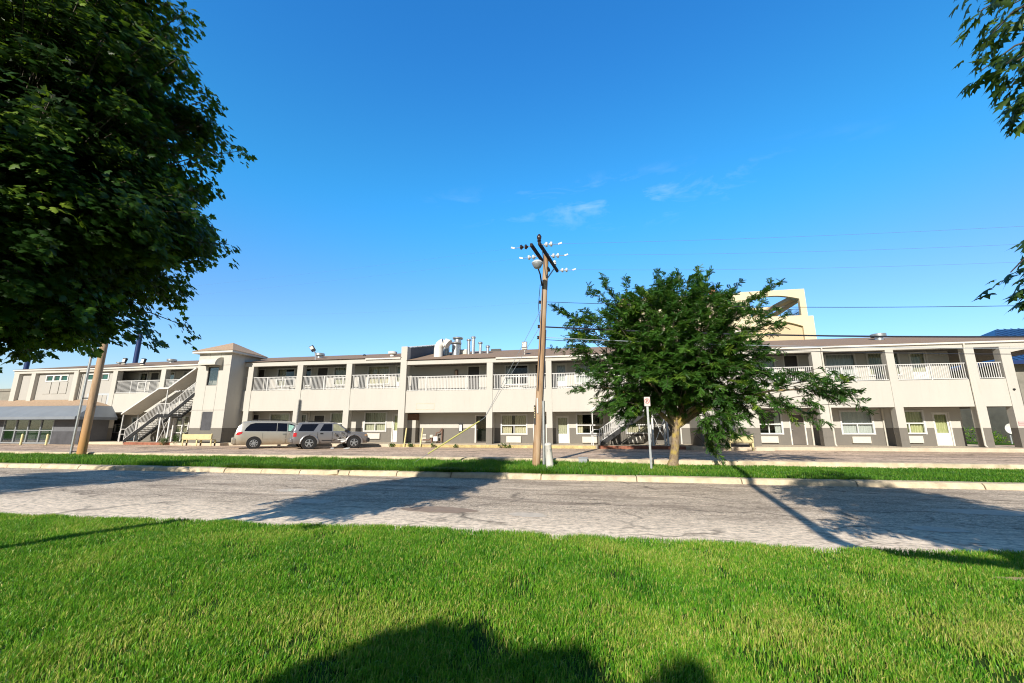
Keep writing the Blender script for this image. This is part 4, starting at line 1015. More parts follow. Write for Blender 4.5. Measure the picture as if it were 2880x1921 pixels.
# the crumpled door: a dented sheet hanging on the side
b = MB(); nx, nz_ = 14, 10; rr = random.Random(5)
for i in range(nx+1):
    for j in range(nz_+1):
        x = .02+.9*i/nx; z = .46+.6*j/nz_
        d = .05*math.sin(i*.9+j*.7)+.035*rr.uniform(-1, 1)+.05*math.sin(j*1.3-i*.35)
        b.v.append((x, -(sside(x, z)-.01+d*(0.25+1.1*math.sin(math.pi*j/nz_))), z+.02*math.sin(i*1.1)))
for i in range(nx):
    for j in range(nz_): k = i*(nz_+1)+j; b.f.append((k, k+1, k+nz_+2, k+nz_+1)); b.m.append(0)
o = b.build('front_door', M['suvdent'], suv, off=(0, 0, 0)); o['label'] = 'crumpled front door of bare bent metal'
b = MB(); b.add([(.5, -.95, .50), (.86, -.93, .54), (.80, -.97, .44), (.64, -1.0, .40), (.54, -.98, .40)], [(0, 1, 2, 3, 4)]); b.add([(.3, -.94, .6), (.9, -.92, .63), (.86, -.95, .58), (.35, -.97, .55)], [(0, 1, 2, 3)])
b.build('torn_sill', M['white'], suv, off=(0, 0, 0))
for ax in (-1.34, 1.38):
    for sgn in (-1, 1):
        b = MB(); pts = [(ax+.52*math.cos(a), sgn*(sside(ax, .8)+.02), .38+.50*math.sin(a)) for a in np.linspace(R(-5), R(185), 16)]
        b.tube(pts, .045, 6); b.build('wheel_flare', M['suvpaint'], suv, off=(0, 0, 0), smooth=True)
b = MB(); b.prism([(-.84, .42), (.84, .42), (.86, .66), (-.86, .66)], 'x', -2.44, -2.26); b.build('rear_bumper', M['suvpaint'], suv, off=(0, 0, 0), bevel=.04)
b = MB(); b.prism([(-.82, .40), (.82, .40), (.8, .68), (-.8, .68)], 'x', 2.2, 2.42); b.build('front_bumper', M['black'], suv, off=(0, 0, 0), bevel=.05)
span('headlamp', [(2.05, .80), (2.05, .92), (2.26, .88), (2.28, .80)], M['amber'], suv, both=True)
b = MB(); b.add([(-2.345, -.6, 1.06), (-2.345, .6, 1.06), (-2.05, .56, 1.58), (-2.05, -.56, 1.58)], [(0, 1, 2, 3)]); b.build('rear_window', M['autoglass'], suv, off=(0, 0, 0))
b = MB(); b.add([(.50, -.6, 1.555), (.50, .6, 1.555), (1.0, .66, 1.14), (1.0, -.66, 1.14)], [(0, 1, 2, 3)]); b.build('windscreen', M['clearglass'], suv, off=(0, 0, 0))
for y in (-.6, .6):
    b = MB(); b.tube([(-1.8, y, 1.68), (-1.6, y, 1.74), (.0, y, 1.74), (.15, y, 1.68)], .02, 6); b.build('roof_rail', M['black'], suv, off=(0, 0, 0))
b = MB(); b.box(.72, .9, -1.08, -.9, 1.08, 1.22); b.build('wing_mirror', M['black'], suv, off=(0, 0, 0), bevel=.03)

# ================================================================== POLES AND LINES
PX, PY = -2.15, 16.1
up_ = thing('utility_pole', 'tall weathered wooden utility pole with double crossarm, street lamp and grey conduit', 'utility pole', (PX, PY, .18))
U = lambda mb, n, m, par=up_, **k: mb.build(n, M[m], par, **k)
def px(z): return PX+(z-.18)*.062
b = MB(); zs = np.linspace(.05, 8.6, 14); b.tube([(px(z), PY, z) for z in zs], [.155-.05*(z/8.6) for z in zs], 14); U(b, 'pole', 'wood', smooth=True)
ARM = [((-2.06, 14.72, 8.42), (-1.66, 17.5, 8.42)), ((-1.74, 14.6, 8.40), (-1.30, 17.6, 8.40))]
for a, c in ARM:
    b = MB(); b.beam(a, c, .10, .13); U(b, 'crossarm', 'creosote', bevel=.01)
b = MB(); b.beam((px(7.6)+.05, PY+.12, 7.55), (-1.38, 17.1, 8.36), .03, .04); b.beam((px(7.6)+.05, PY-.12, 7.55), (-1.68, 15.1, 8.36), .03, .04); U(b, 'brace', 'greymetal')
def insulator(p, d, dark=False):
    """string of two bells along the direction d"""
    p = Vector(p); s = d
    b = MB(); b.tube([p, p+Vector((s*.62, 0, -.03))], .012, 6)
    o = U(b, 'insulator', 'greymetal')
    b = MB()
    for k in (.16, .34):
        q = p+Vector((s*k, 0, -.01)); pr = [(.03, -.07), (.045, -.04), (.10, .0), (.085, .06), (.03, .07)]
        b.lathe(q, [(r_, h*s) for r_, h in pr], 12, 'x')
    U(b, 'bell', 'brownpor' if dark else 'porcelain', o, smooth=True)
    b = MB(); e = p+Vector((s*.62, 0, -.03)); b.beam(e, e+Vector((s*.14, 0, .04)), .03, .06); U(b, 'clamp', 'greymetal', o)
INS = []
for k, (t, dk) in enumerate(((.05, True), (.42, False), (.97, False))):
    a = Vector(ARM[0][0]).lerp(Vector(ARM[0][1]), t); c = Vector(ARM[1][0]).lerp(Vector(ARM[1][1]), t)
    if k < 2: insulator(a+Vector((-.06, 0, 0)), -1, dk)
    insulator(c+Vector((.06, 0, 0)), 1); INS.append((a+Vector((-.75, 0, -.02)), c+Vector((.78, 0, -.02))))
b = MB(); b.lathe((-1.74, 14.66, 8.47), [(.03, 0), (.085, .04), (.06, .09), (.085, .14), (.09, .22), (.05, .30), (.02, .32)], 12); U(b, 'pin_insulator', 'brownpor', smooth=True)
b = MB(); b.lathe((-1.38, 17.1, 8.47), [(.03, 0), (.085, .04), (.06, .09), (.085, .14), (.05, .22)], 12); U(b, 'pin_insulator', 'porcelain', smooth=True)
b = MB(); b.tube([(px(7.2)-.1, PY-.1, 7.2), (px(7.6)-.16, PY-.35, 7.6), (px(7.8)-.22, PY-.9, 7.75)], .03, 8); lamp = U(b, 'lamp_arm', 'black')
b = MB(); c = (px(7.9)-.2, PY-1.05, 7.72); b.lathe(c, [(.03, -.16), (.12, -.12), (.19, .0), (.205, .06), (.20, .08)], 18, m=0)
b.lathe(c, [(.215, .06), (.22, .09), (.15, .16), (.05, .20), (.02, .21)], 18, m=1); b.build('lamp_head', [M['greymetal'], M['porcelain']], lamp, smooth=True)
b = MB(); b.tube([(px(2.3)+.17, PY-.04, .1), (px(2.3)+.18, PY-.04, 2.35)], .055, 10); b.tube([(px(2.3)+.18, PY-.04, 2.35), (px(2.3)+.18, PY-.04, 2.62)], .062, 10); U(b, 'conduit', 'galv', smooth=True)
b = MB(); b.tube([(px(3)-.05, PY-.16, 3), (px(5)-.04, PY-.15, 5), (px(7.3)-.06, PY-.12, 7.3)], .018, 6); b.tube([(px(2.6)+.15, PY-.08, 2.6), (px(4.6)+.14, PY-.05, 4.6), (px(5.4)+.13, PY, 5.4)], .022, 6)
b.tube([(px(7.2)-.18, PY, 7.3), (px(6.2)-.2, PY-.04, 6.4), (px(5.7)-.12, PY-.05, 5.7)], .012, 5); U(b, 'riser_cable', 'cable')
for z in (6.55, 5.55, 5.1):
    b = MB(); b.lathe((px(z)-.16, PY-.02, z), [(.02, -.07), (.05, -.05), (.035, 0), (.05, .05), (.02, .07)], 8); U(b, 'spool_insulator', 'brownpor')
b = MB(); b.box(px(2.1)-.155, px(2.1)-.10, PY-.155, PY-.13, 1.75, 2.45); tg = U(b, 'pole_tag', 'black')
b = MB()
for k in range(7): b.box(px(2.1)-.145, px(2.1)-.112, PY-.158, PY-.1552, 1.98+k*.063, 2.005+k*.063)
U(b, 'digits', 'ypost', tg)
b = MB(); b.box(px(2.3)-.06, px(2.3)+.0, PY-.175, PY-.15, 2.15, 2.72); U(b, 'pole_tag', 'signback')

# left pole with its steel stub
lp = thing('utility_pole', 'bare round wooden utility pole under the maple crown at left', 'utility pole', (-25.1, 17.2, .2))
b = MB(); zs = np.linspace(.05, 10.5, 10); b.tube([(-25.1+.012*z, 17.2, z) for z in zs], [.19-.06*(z/10.5) for z in zs], 16); b.build('pole', M['wood2'], lp, smooth=True)
sp = thing('steel_pipe', 'slim bare steel pipe standing strapped beside the left wooden pole', 'pipe', (-25.62, 17.1, .2))
b = MB(); b.tube([(-25.62, 17.1, .1), (-25.57, 17.1, 6.2)], .055, 10); b.build('shaft', M['galv'], sp, smooth=True)
for z in (.45, 3.1):
    b = MB(); b.box(-25.62, -25.28, 17.06, 17.14, z-.025, z+.025); b.build('strap', M['black'], sp)

def cable(name, a, c, sag, r, m, label, cat='cable', group=None, n=24, twist=False):
    a, c = Vector(a), Vector(c); b = MB()
    pts = [a.lerp(c, i/n)+Vector((0, 0, -4*sag*(i/n)*(1-i/n))) for i in range(n+1)]
    b.tube(pts, r, 5); o = b.build(name, M[m], None, off=tuple(a)); o.location = a
    return tag(o, label, cat, group)
GP = 'overhead lines to the right of the pole'
FX = 46
for k, nm in enumerate(('highest thin overhead wire right of the pole, from its nearest crossarm end', 'second highest thin overhead wire right of the pole, from its crossarm middle', 'third thin overhead wire right of the pole, from its far crossarm end')):
    e = INS[k][1]; cable('power_line', e, (FX, e.y, 8.4), (.78, .95, .98)[k], .0045, 'faint', nm, 'power line', GP)
cable('power_line', (px(6.55)+.1, PY, 6.55), (FX, PY, 6.55), 1.16, .011, 'cable', 'twisted neutral wire crossing the sky just above the cream tower', 'power line', GP, 40)
cable('phone_cable', (px(5.5)+.12, PY, 5.52), (FX, PY, 5.52), 1.17, .03, 'cable', 'thick black phone cable running from the pole through the tree at roof height', 'cable', GP)
cable('phone_cable', (px(5.0)+.12, PY, 5.1), (FX, PY-.3, 5.1), 1.14, .012, 'wire', 'pale thin cable crossing in front of the right hand balconies', 'cable', GP)
cable('phone_cable', (px(4.9)+.12, PY+.05, 5.02), (FX, PY-.2, 5.02), 1.26, .012, 'cable', 'dark thin cable just beneath the pale one across the balconies', 'cable', GP)
GL = 'overhead lines to the left of the pole'
for k, nm in enumerate(('thin wire leading left from the dark insulators of the pole top', 'thin wire leading left from the white insulators behind the street lamp')):
    e = INS[k][0]; cable('power_line', e, (-60, e.y+1.0, 8.9), .8, .0015, 'faint', nm, 'power line', GL)
cable('power_line', (px(6.55)-.1, PY, 6.55), (-25.0, 17.2, 7.6), .3, .0015, 'faint', 'thin low wire leading left from the pole below its lamp', 'power line', GL)
# guy wire with yellow guard
gw = thing('guy_wire', 'slanting steel guy wire with long yellow plastic guard anchored in the verge', 'guy wire', (-7.1, 16.2, .2))
A0 = Vector((-7.1, 16.2, .22)); A1 = Vector((px(6.3)-.08, PY, 6.3)); A2 = Vector((px(5.6)-.08, PY, 5.6))
def gp(t): 
    return A0.lerp(A1, t)
b = MB(); b.tube([A0, A0.lerp(Vector((-4.15, 16.15, 2.0)), .999), A1], .009, 5); b.tube([Vector((-4.15, 16.15, 2.0)), A2], .009, 5); b.build('wire', M['galv'], gw)
b = MB(); d = Vector((-4.15, 16.15, 2.0))-A0; b.tube([A0+d*.22, A0+d*.6, A0+d*.93], [.024, .030, .024], 8); b.build('guard', M['yguard'], gw, smooth=True)

# marker, sign, little box
mk = thing('cable_marker', 'leaning cream plastic cable marker post beside the wooden pole', 'marker post', (-1.58, 15.6, .2))
b = MB(); b.lathe((0, 0, 0), [(.145, -.05), (.14, .1), (.12, .78), (.135, .80), (.13, .86), (.05, .89)], 14); o = b.build('post', M['trim'], mk, off=(0, 0, 0), smooth=True); o.rotation_euler = (R(2), R(-4), R(10))
b = MB(); b.add([(-.07, -.137, .60), (-.06, -.137, .60), (-.055, -.135, .7), (-.066, -.135, .7)], [(0, 1, 2, 3)]); b.box(.03, .07, -.138, -.13, .66, .675); b.box(.045, .06, -.138, -.13, .6, .66); o = b.build('faded_print', M['greymetal'], mk, off=(0, 0, 0)); o.rotation_euler = (R(2), R(-4), R(10))
sg = thing('parking_sign', 'no parking sign on a thin steel post before the feathery tree', 'sign', (1.9, 15.6, .2))
b = MB(); b.box(1.88, 1.92, 15.58, 15.615, .1, 2.6); b.box(1.865, 1.88, 15.585, 15.60, .1, 2.6); b.box(1.92, 1.935, 15.585, 15.60, .1, 2.6); b.build('post', M['galv'], sg)
SZ = 2.36; b = MB(); b.box(1.75, 2.05, 15.562, 15.572, SZ-.02, SZ+.43); pl = b.build('sign_plate', M['signback'], sg, bevel=.004)
b = MB(); n = 32; c = (1.9, SZ+.23); V = []; 
for k in range(n):
    a = 2*math.pi*k/n
    V += [(c[0]+.13*math.cos(a), 15.5605, c[1]+.13*math.sin(a)), (c[0]+.102*math.cos(a), 15.5605, c[1]+.102*math.sin(a))]
pl.scale = (.68, 1, .72); pl.location = (0, 0, .62)
b.add(V, [(2*k, 2*((k+1) % n), 2*((k+1) % n)+1, 2*k+1) for k in range(n)])
b.beam((1.9-.08, 15.559, c[1]+.08), (1.9+.08, 15.559, c[1]-.08), .024, .001, (0, 1, 0)); b.build('prohibition_ring', M['red'], pl)
cu = bpy.data.curves.new('letter', 'FONT'); cu.body = 'P'; cu.size = .21; cu.align_x = 'CENTER'; cu.extrude = .0006; cu.offset = .004
tmp = bpy.data.objects.new('tmp', cu); COL.objects.link(tmp); dg = bpy.context.evaluated_depsgraph_get(); me = bpy.data.meshes.new_from_object(tmp.evaluated_get(dg))
bpy.data.objects.remove(tmp); me.name = 'letter'; me.materials.clear(); me.materials.append(M['black'])
lt = bpy.data.objects.new('letter', me); COL.objects.link(lt); lt.parent = pl; lt.rotation_euler = (R(90), 0, 0); lt.location = (1.9-1.9, 15.5615-15.6, SZ+.155-.2)
ub = thing('junction_box', 'small weathered grey junction box on the lot kerb right of the pole', 'box', (-.45, 17.45, .2))
b = MB(); b.box(-.62, -.28, 17.3, 17.54, .2, .44); b.build('box', M['greymetal'], ub, bevel=.015); b = MB(); b.box(-.64, -.26, 17.28, 17.56, .44, .47); b.build('lid', M['greymetal'], ub)
for x, lb, sl_ in ((-13.1, 'leaning pale yellow bollard touching the fire wall pillar', .13), (-11.9, 'leaning pale yellow bollard before the wall vent near the gas meter', .15)):
    b = MB(); b.tube([(0, 0, 0), (sl_, 0, 1.32)], [.055, .05], 8); o = b.build('bollard', M['ypost'], None, off=(0, 0, 0)); o.location = (x, 28.35, .3); tag(o, lb, 'bollard', 'leaning yellow bollards')
gm = thing('gas_meter', 'rusty gas meter with bent pipes on the grey wall behind the yellow guy guard', 'gas meter', (-12, 31.3, .5))
b = MB(); b.lathe((-12.2, 31.25, 1.0), [(.05, -.12), (.15, -.1), (.17, 0), (.15, .1), (.05, .12)], 12); b.build('regulator', M['ac'], gm, smooth=True)
b = MB(); b.tube([(-12.2, 31.25, .5), (-12.2, 31.25, .9)], .06, 8); b.tube([(-12.9, 31.2, .72), (-12.4, 31.22, .72), (-12.3, 31.25, .85), (-12.3, 31.25, 1.1)], .05, 8)
b.tube([(-12.1, 31.28, .95), (-11.9, 31.3, 1.0), (-11.85, 31.3, 1.25), (-11.6, 31.35, 1.3), (-11.5, 31.4, 1.55)], .055, 8); b.tube([(-11.45, 31.42, 1.6), (-11.45, 31.42, .62), (-11.7, 31.35, .56)], .05, 8)
b.build('pipework', M['rust'], gm, smooth=True)
b = MB(); b.box(-12.05, -11.7, 31.15, 31.4, .62, .98); b.build('meter_case', M['white'], gm, bevel=.03)

# ================================================================== FAR BUILDINGS
# cream hotel block behind the motel
ho = thing('hotel_building', 'tall cream hotel block with open arched roof terrace behind the motel', 'building', (18, 66, .3))
H = lambda mb, n, m, par=ho, **k: mb.build(n, M[m], par, **k)
def arch_wall(b, x0, x1, z0, z1, y, th, oa, ob, osp, orise, obase):
    """wall with one arched opening oa..ob from obase, springing osp, rise orise"""
    n = 14; arc = [(oa+(ob-oa)*i/n, osp+orise*math.sin(math.pi*i/n)) for i in range(n+1)]
    for yy in (y, y+th):
        b.add([(x0, yy, z0), (oa, yy, z0), (oa, yy, z1), (x0, yy, z1)], [(0, 1, 2, 3)]); b.add([(ob, yy, z0), (x1, yy, z0), (x1, yy, z1), (ob, yy, z1)], [(0, 1, 2, 3)])
        if obase > z0: b.add([(oa, yy, z0), (ob, yy, z0), (ob, yy, obase), (oa, yy, obase)], [(0, 1, 2, 3)])
        for i in range(n): b.add([(arc[i][0], yy, arc[i][1]), (arc[i+1][0], yy, arc[i+1][1]), (arc[i+1][0], yy, z1), (arc[i][0], yy, z1)], [(0, 1, 2, 3)])
    for i in range(n): b.add([(arc[i][0], y, arc[i][1]), (arc[i+1][0], y, arc[i+1][1]), (arc[i+1][0], y+th, arc[i+1][1]), (arc[i][0], y+th, arc[i][1])], [(0, 1, 2, 3)])
    for x, zz in ((oa, osp), (ob, osp)): b.add([(x, y, obase), (x, y+th, obase), (x, y+th, zz), (x, y, zz)], [(0, 1, 2, 3)])
    b.add([(x0, y, z1), (x1, y, z1), (x1, y+th, z1), (x0, y+th, z1)], [(0, 1, 2, 3)]); b.add([(x1, y, z0), (x1, y+th, z0), (x1, y+th, z1), (x1, y, z1)], [(0, 1, 2, 3)]); b.add([(x0, y, z0), (x0, y+th, z0), (x0, y+th, z1), (x0, y, z1)], [(0, 1, 2, 3)])
    b.add([(oa, y, obase), (ob, y, obase), (ob, y+th, obase), (oa, y+th, obase)], [(0, 1, 2, 3)])
b = MB(); b.box(5, 31.5, 65.5, 80, .3, 16.6); arch_wall(b, 22.2, 31.5, .3, 17.38, 65, .499, 24.0, 30.0, 15.9, .78, 8.0); b.box(5, 22.2, 65, 65.5, .3, 21.3)
H(b, 'wall', 'hotel')
b = MB(); b.box(24.0, 30.0, 65.38, 65.49, 8, 16.9); H(b, 'arched_niche', 'hotel2')
b = MB(); arch_wall(b, 22.2, 30.82, 17.385, 21.45, 65, .6, 23.3, 30.0, 20.0, .62, 17.5); b.box(20, 22.2, 65.501, 78, 17, 21.3); H(b, 'terrace_wall', 'hotel')
b = MB(); b.beam((23.5, 78, 18.0), (29.4, 66, 20.3), 1.0, .5); b.beam((26.4, 77, 17.6), (30.3, 66, 20.1), .6, .5); H(b, 'terrace_arch', 'hotel2')
b = MB(); b.box(22.2, 30.8, 77, 77.4, 17, 18.0); b.box(22.5, 30.6, 72, 72.4, 20.4, 20.8); H(b, 'terrace_beam', 'hotel')
b = MB()
for i in range(44): x = 23.4+i*.15; b.box(x-.018, x+.018, 65.28, 65.31, 17.5, 18.5)
b.box(23.3, 30, 65.26, 65.33, 18.5, 18.56); b.box(23.3, 30, 65.26, 65.33, 17.52, 17.57)
for i in range(40): y = 65.7+i*.2; b.box(30.2, 30.24, y-.02, y+.02, 17.4, 18.3)
b.box(30.19, 30.25, 65.6, 77, 18.3, 18.36); H(b, 'terrace_railing', 'black')
b = MB(); b.box(4.2, 6.2, 64.4, 65.2, 19.6, 20.45); H(b, 'cornice', 'rust')
b = MB(); b.box(4.5, 6.0, 64.7, 65.4, 1, 19.6); H(b, 'corner_pier', 'hotel')
for x, z in ((5.6, 20.45), (18.4, 21.3)):
    b = MB(); b.lathe((x, 65.1, z), [(.3, 0), (.5, .3), (.45, .8), (.2, 1.05)], 10); H(b, 'roof_urn', 'terracotta', smooth=True)
# blue roofed building at right
bl = thing('blue_roofed_building', 'grey building with dark blue hipped metal roof beyond the breezeway at right', 'building', (44, 50, .3))
Bb = lambda mb, n, m, par=bl, **k: mb.build(n, M[m], par, **k)
b = MB(); b.box(36.2, 60, 45, 62, .3, 7.4); Bb(b, 'wall', 'greywall') if 'greywall' in M else Bb(b, 'wall', 'concrete_far')
b = MB(); V = [(35.2, 44, 7.4), (61, 44, 7.4), (61, 63, 7.4), (35.2, 63, 7.4), (43.8, 54, 12.2), (54, 54, 12.2)]
b.add(V, [(0, 1, 5, 4), (1, 2, 5), (2, 3, 4, 5), (3, 0, 4), (3, 2, 1, 0)])
rf = Bb(b, 'roof', 'bluemetal'); b = MB()
for i in range(40):
    x = 35.6+i*.64; t = 1.0
    top = min((x-35.2)/8.6, (61-x)/7.0, 1.0)
    if top > .06: b.beam((x, 44, 7.46), (x, 44+10*top, 7.46+4.8*top), .05, .05)
Bb(b, 'standing_seam', 'bluemetal', rf)
b = MB(); b.box(35.1, 61.1, 43.9, 44.05, 7.1, 7.42); b.box(35.1, 35.25, 44.05, 63, 7.1, 7.42); Bb(b, 'fascia', 'bluepost')
# old concrete building far left
oc = thing('concrete_building', 'old stained concrete building at the far left edge', 'building', (-72, 44, .3))
b = MB(); b.box(-110, -58.5, 38, 60, .3, 5.9); b.build('wall', M['concrete_far'], oc); b = MB(); b.box(-110, -58.4, 37.9, 60.1, 5.9, 6.2); b.build('parapet', M['concrete_far'], oc); b = MB(); b.box(-110, -58.42, 37.93, 37.99, 4.6, 4.75); b.build('ledge', M['trim'], oc)
for (x, y, h, lb) in ((-59.7, 45, 14, 'dark blue steel post rising behind the roof next to the left wooden pole'), (-78.5, 45, 11.3, 'dark steel post behind the roof at the far left under the maple')):
    t = thing('sign_post', lb, 'post', (x, y, .3), group='dark steel posts behind the roof')
    b = MB(); b.tube([(x, y, .3), (x, y, h)], .28, 12); b.build('shaft', M['bluepost'], t, smooth=True); b = MB(); b.lathe((x, y, .3), [(.5, 0), (.5, .3), (.3, .32)], 10); b.build('base', M['concrete'], t)

# ================================================================== VEGETATION
def unit(a): return a/np.maximum(1e-9, np.linalg.norm(a, axis=-1, keepdims=True))
def frames(ydir, ndir):
    """rows: x,y,n axes; y along ydir, n close to ndir"""
    y = unit(ydir); x = unit(np.cross(y, ndir)); n = np.cross(x, y); return x, y, n
def leaves_mesh(name, tpl, tri, pos, ydir, ndir, size, rnd, m, parent=None, off=(0, 0, 0), extra=None):
    x, y, n = frames(ydir, ndir); N = len(pos); K = len(tpl)
    V = pos[:, None, :] + size[:, None, None]*(tpl[None, :, 0:1]*x[:, None, :] + tpl[None, :, 1:2]*y[:, None, :] + tpl[None, :, 2:3]*n[:, None, :])
    V = V.reshape(-1, 3)-np.array(off); T = (tri[None]+np.arange(N)[:, None, None]*K).reshape(-1)
    nf = N*len(tri); st = np.arange(nf)*3; tot = np.full(nf, 3); rr = np.repeat(rnd, K); mats = [m]; mi = None
    if extra is not None:       # woody twigs joined to the crown as a second material
        ev, ef, em = extra
        T = np.concatenate([T, (ef+len(V)).reshape(-1)]); V = np.concatenate([V, ev-np.array(off)]); st = np.arange(nf+len(ef))*3 if ef.shape[1] == 3 else st
        tot = np.full(nf+len(ef), 3); rr = np.concatenate([rr, np.zeros(len(ev))]); mats = [m, em]; mi = np.concatenate([np.zeros(nf), np.ones(len(ef))])
    return np_mesh(name, V, T, st, tot, mats, parent, rr, mi)
def twig_tubes(segs, r0, r1):
    """segs: (N,P,3) polylines -> three-sided tubes as triangles"""
    N, Pn, _ = segs.shape; d = unit(np.gradient(segs, axis=1)); ref = np.array([.31, .23, .92]); a = unit(np.cross(d, ref)); b_ = np.cross(d, a)
    rad = np.linspace(r0, r1, Pn)[None, :, None]; ring = [segs+rad*(math.cos(t)*a+math.sin(t)*b_) for t in (0, 2.09, 4.19)]
    V = np.stack(ring, 2).reshape(-1, 3); F = []
    base = np.arange(N)[:, None]*Pn*3
    for i in range(Pn-1):
        for k in range(3):
            q = [i*3+k, i*3+(k+1) % 3, (i+1)*3+(k+1) % 3, (i+1)*3+k]
            F.append(base+np.array([q[0], q[1], q[2]])); F.append(base+np.array([q[0], q[2], q[3]]))
    return V, np.concatenate(F).astype(np.int64)
half = [(.0, .0), (.16, -.06), (.40, -.02), (.27, .17), (.40, .26), (.60, .47), (.40, .48), (.24, .50), (.30, .68), (.15, .78)]
ML = [(x, y) for x, y in half]+[(0, 1.0)]+[(-x, y) for x, y in half[::-1][:-1]]
def leaf_tpl(out, fold=.28, tip=.12, cy_=.32):
    P_ = [(0, cy_, 0.)]+[(x, y, -abs(x)*fold-tip*y*y) for x, y in out]; n = len(out)
    return np.array(P_, float), np.array([(0, 1+i, 1+(i+1) % n) for i in range(n)])
MAPLE_T, MAPLE_F = leaf_tpl(ML)
hs_ = [(.0, .0), (.12, -.03), (.34, .05), (.17, .20), (.30, .34), (.56, .55), (.30, .52), (.13, .52), (.24, .74), (.09, .74)]
SL = [(x, y) for x, y in hs_]+[(0, 1.05)]+[(-x, y) for x, y in hs_[::-1][:-1]]
SILV_T, SILV_F = leaf_tpl(SL, .3, .18)

def crown_clumps(C, rx, ry, rz_up, rz_dn, n, rmin=.62, seed=1, lump=.16):
    r = np.random.default_rng(seed); d = unit(r.normal(size=(n, 3)))
    ph = np.arctan2(d[:, 1], d[:, 0])
    rad = (rmin+(1-rmin)*r.random(n)**.45)*(1+lump*np.sin(ph*3+d[:, 2]*5)+lump*.7*np.sin(ph*7-d[:, 2]*9+1))
    rz = np.where(d[:, 2] > 0, rz_up, rz_dn)
    return np.array(C)+np.stack([d[:, 0]*rx, d[:, 1]*ry, d[:, 2]*rz], 1)*rad[:, None], d
def broadleaf(name, C, radii, nclump, per, leaf, tpl, tri, m, parent, off, seed, spread=.36, tint=.0, rmin=.62, flat=.35, trunk_base=None, twm=None, clumps=None, lump=.16, twf=(.35, .35, .55)):
    r = np.random.default_rng(seed)
    cp, cd = clumps if clumps is not None else crown_clumps(C, *radii, nclump, rmin, seed, lump)
    nclump = len(cp); out = unit(cd*np.array([1, 1, .35])+np.array([0, 0, .05]))
    ct = np.clip(r.normal(.36, .17, nclump), 0, 1); ct = np.where(r.random(nclump) < .07, r.uniform(.75, .95, nclump), ct)  # a few clumps take a bright yellow-green that stands in for sunlit leaves
    idx = np.repeat(np.arange(nclump), per); N = len(idx)
    # each clump is a tilted, drooping fan of overlapping leaves
    nrm = unit(cd[idx]*.55+np.array([0, 0, .75])+r.normal(0, .12, (N, 3)))
    u = unit(np.cross(nrm, r.normal(size=(N, 3)))); rad = spread*np.sqrt(r.random(N))*r.uniform(.7, 1.25, nclump)[idx]
    pos = cp[idx]+u*rad[:, None]+nrm*(r.normal(0, spread*flat*.5, N)-.35*rad**2/spread)[:, None]
    ydir = unit(u*.9+out[idx]*.55+np.array([0, 0, -.55])+r.normal(0, .3, (N, 3)))
    nd = unit(nrm+r.normal(0, .33, (N, 3)))
    size = leaf*r.uniform(.65, 1.2, N); rnd = np.clip(ct[idx]+r.normal(0, .13, N)+tint, 0, 1)
    base = np.array(C)-np.array([0, 0, radii[3]*.7]) if trunk_base is None else np.array(trunk_base)
    # a twig from the inner crown to each clump
    sel = np.arange(nclump); t = np.linspace(0, 1, 4)[None, :, None]
    a = base+(cp-base)*np.array(twf); a = a+r.normal(0, .08, a.shape)
    segs = a[:, None]*(1-t)+cp[:, None]*t; segs = segs+np.array([0, 0, 1])*(t*(1-t)*.5)
    ev, ef = twig_tubes(segs, .014, .004)
    return leaves_mesh(name, tpl, tri, pos, ydir, nd, size, rnd, m, parent, off, (ev, ef, twm or M['bark']))
def limbs(b, base, fork, tips, r0, r1, n=10):
    base, fork = Vector(base), Vector(fork); pts = [base+Vector((0, 0, -.15)), base+Vector((0, 0, .02)), base.lerp(fork, .12), base.lerp(fork, .5)+Vector((.03, .02, 0)), fork]
    b.tube(pts, [r0*1.75, r0*1.5, r0*1.08, r0*.95, r0*.85], 14)
    for t in tips:
        t = Vector(t); mid = fork.lerp(t, .45)+Vector((0, 0, (t-fork).length*.10))
        b.tube([fork+Vector((0, 0, -.12)), fork.lerp(mid, .5)+Vector((random.uniform(-.05, .05), random.uniform(-.05, .05), .04)), mid, mid.lerp(t, .55)+Vector((0, 0, .05)), t], [r0*.62, r0*.5, r0*.38, r0*.22, r1], 8)

# ---- maple at the left (its trunk stands just outside the picture)
mt = thing('maple_tree', 'large dark green maple crown hanging over the lawn at left', 'tree', (-7.6, 3.25, .1))
r_ = np.random.default_rng(8)
MC = np.array([-6.32, 3.3, 4.75])
def boughs(n, rx, rup, rdn, seed, q0=.62):
    """bough centres over an egg-shaped crown, each a flattened drooping spray of clumps"""
    r = np.random.default_rng(seed); P_, D_ = [], []
    k = np.arange(n)+.5; zz = 1-2*k/n; ph = k*2.39996+r.normal(0, .25, n)
    for i in range(n):
        d = np.array([math.sqrt(1-zz[i]**2)*math.cos(ph[i]), math.sqrt(1-zz[i]**2)*math.sin(ph[i]), zz[i]]); q = r.uniform(.74, 1.04)
        tp = (1-.38*max(0, d[2])**.8)*(1.03+.20*max(0, -d[2])); c = d*np.array([rx*tp, rx*tp, rup if d[2] > 0 else rdn])*q
        h = np.array([d[0], d[1], .12]); h = h/np.linalg.norm(h); sd = np.cross(h, [0, 0, 1.]); sd /= np.linalg.norm(sd)
        m = r.integers(13, 22); sz = r.uniform(.30, .52)
        for _ in range(m):
            u, v, w_ = r.normal(0, .62), r.normal(0, .55), r.normal(0, .20)
            p = c+h*u*sz+sd*v*sz*1.15+np.array([0, 0, 1])*(w_*sz-.35*sz*u*u*(u > 0)-.12*sz*v*v)
            P_.append(MC+p); D_.append(unit(d*.7+h*.5+np.array([0, 0, .1*u])))
    return np.array(P_), np.array(D_)
bo = boughs(125, 1.42, 3.3, 2.3, 5)
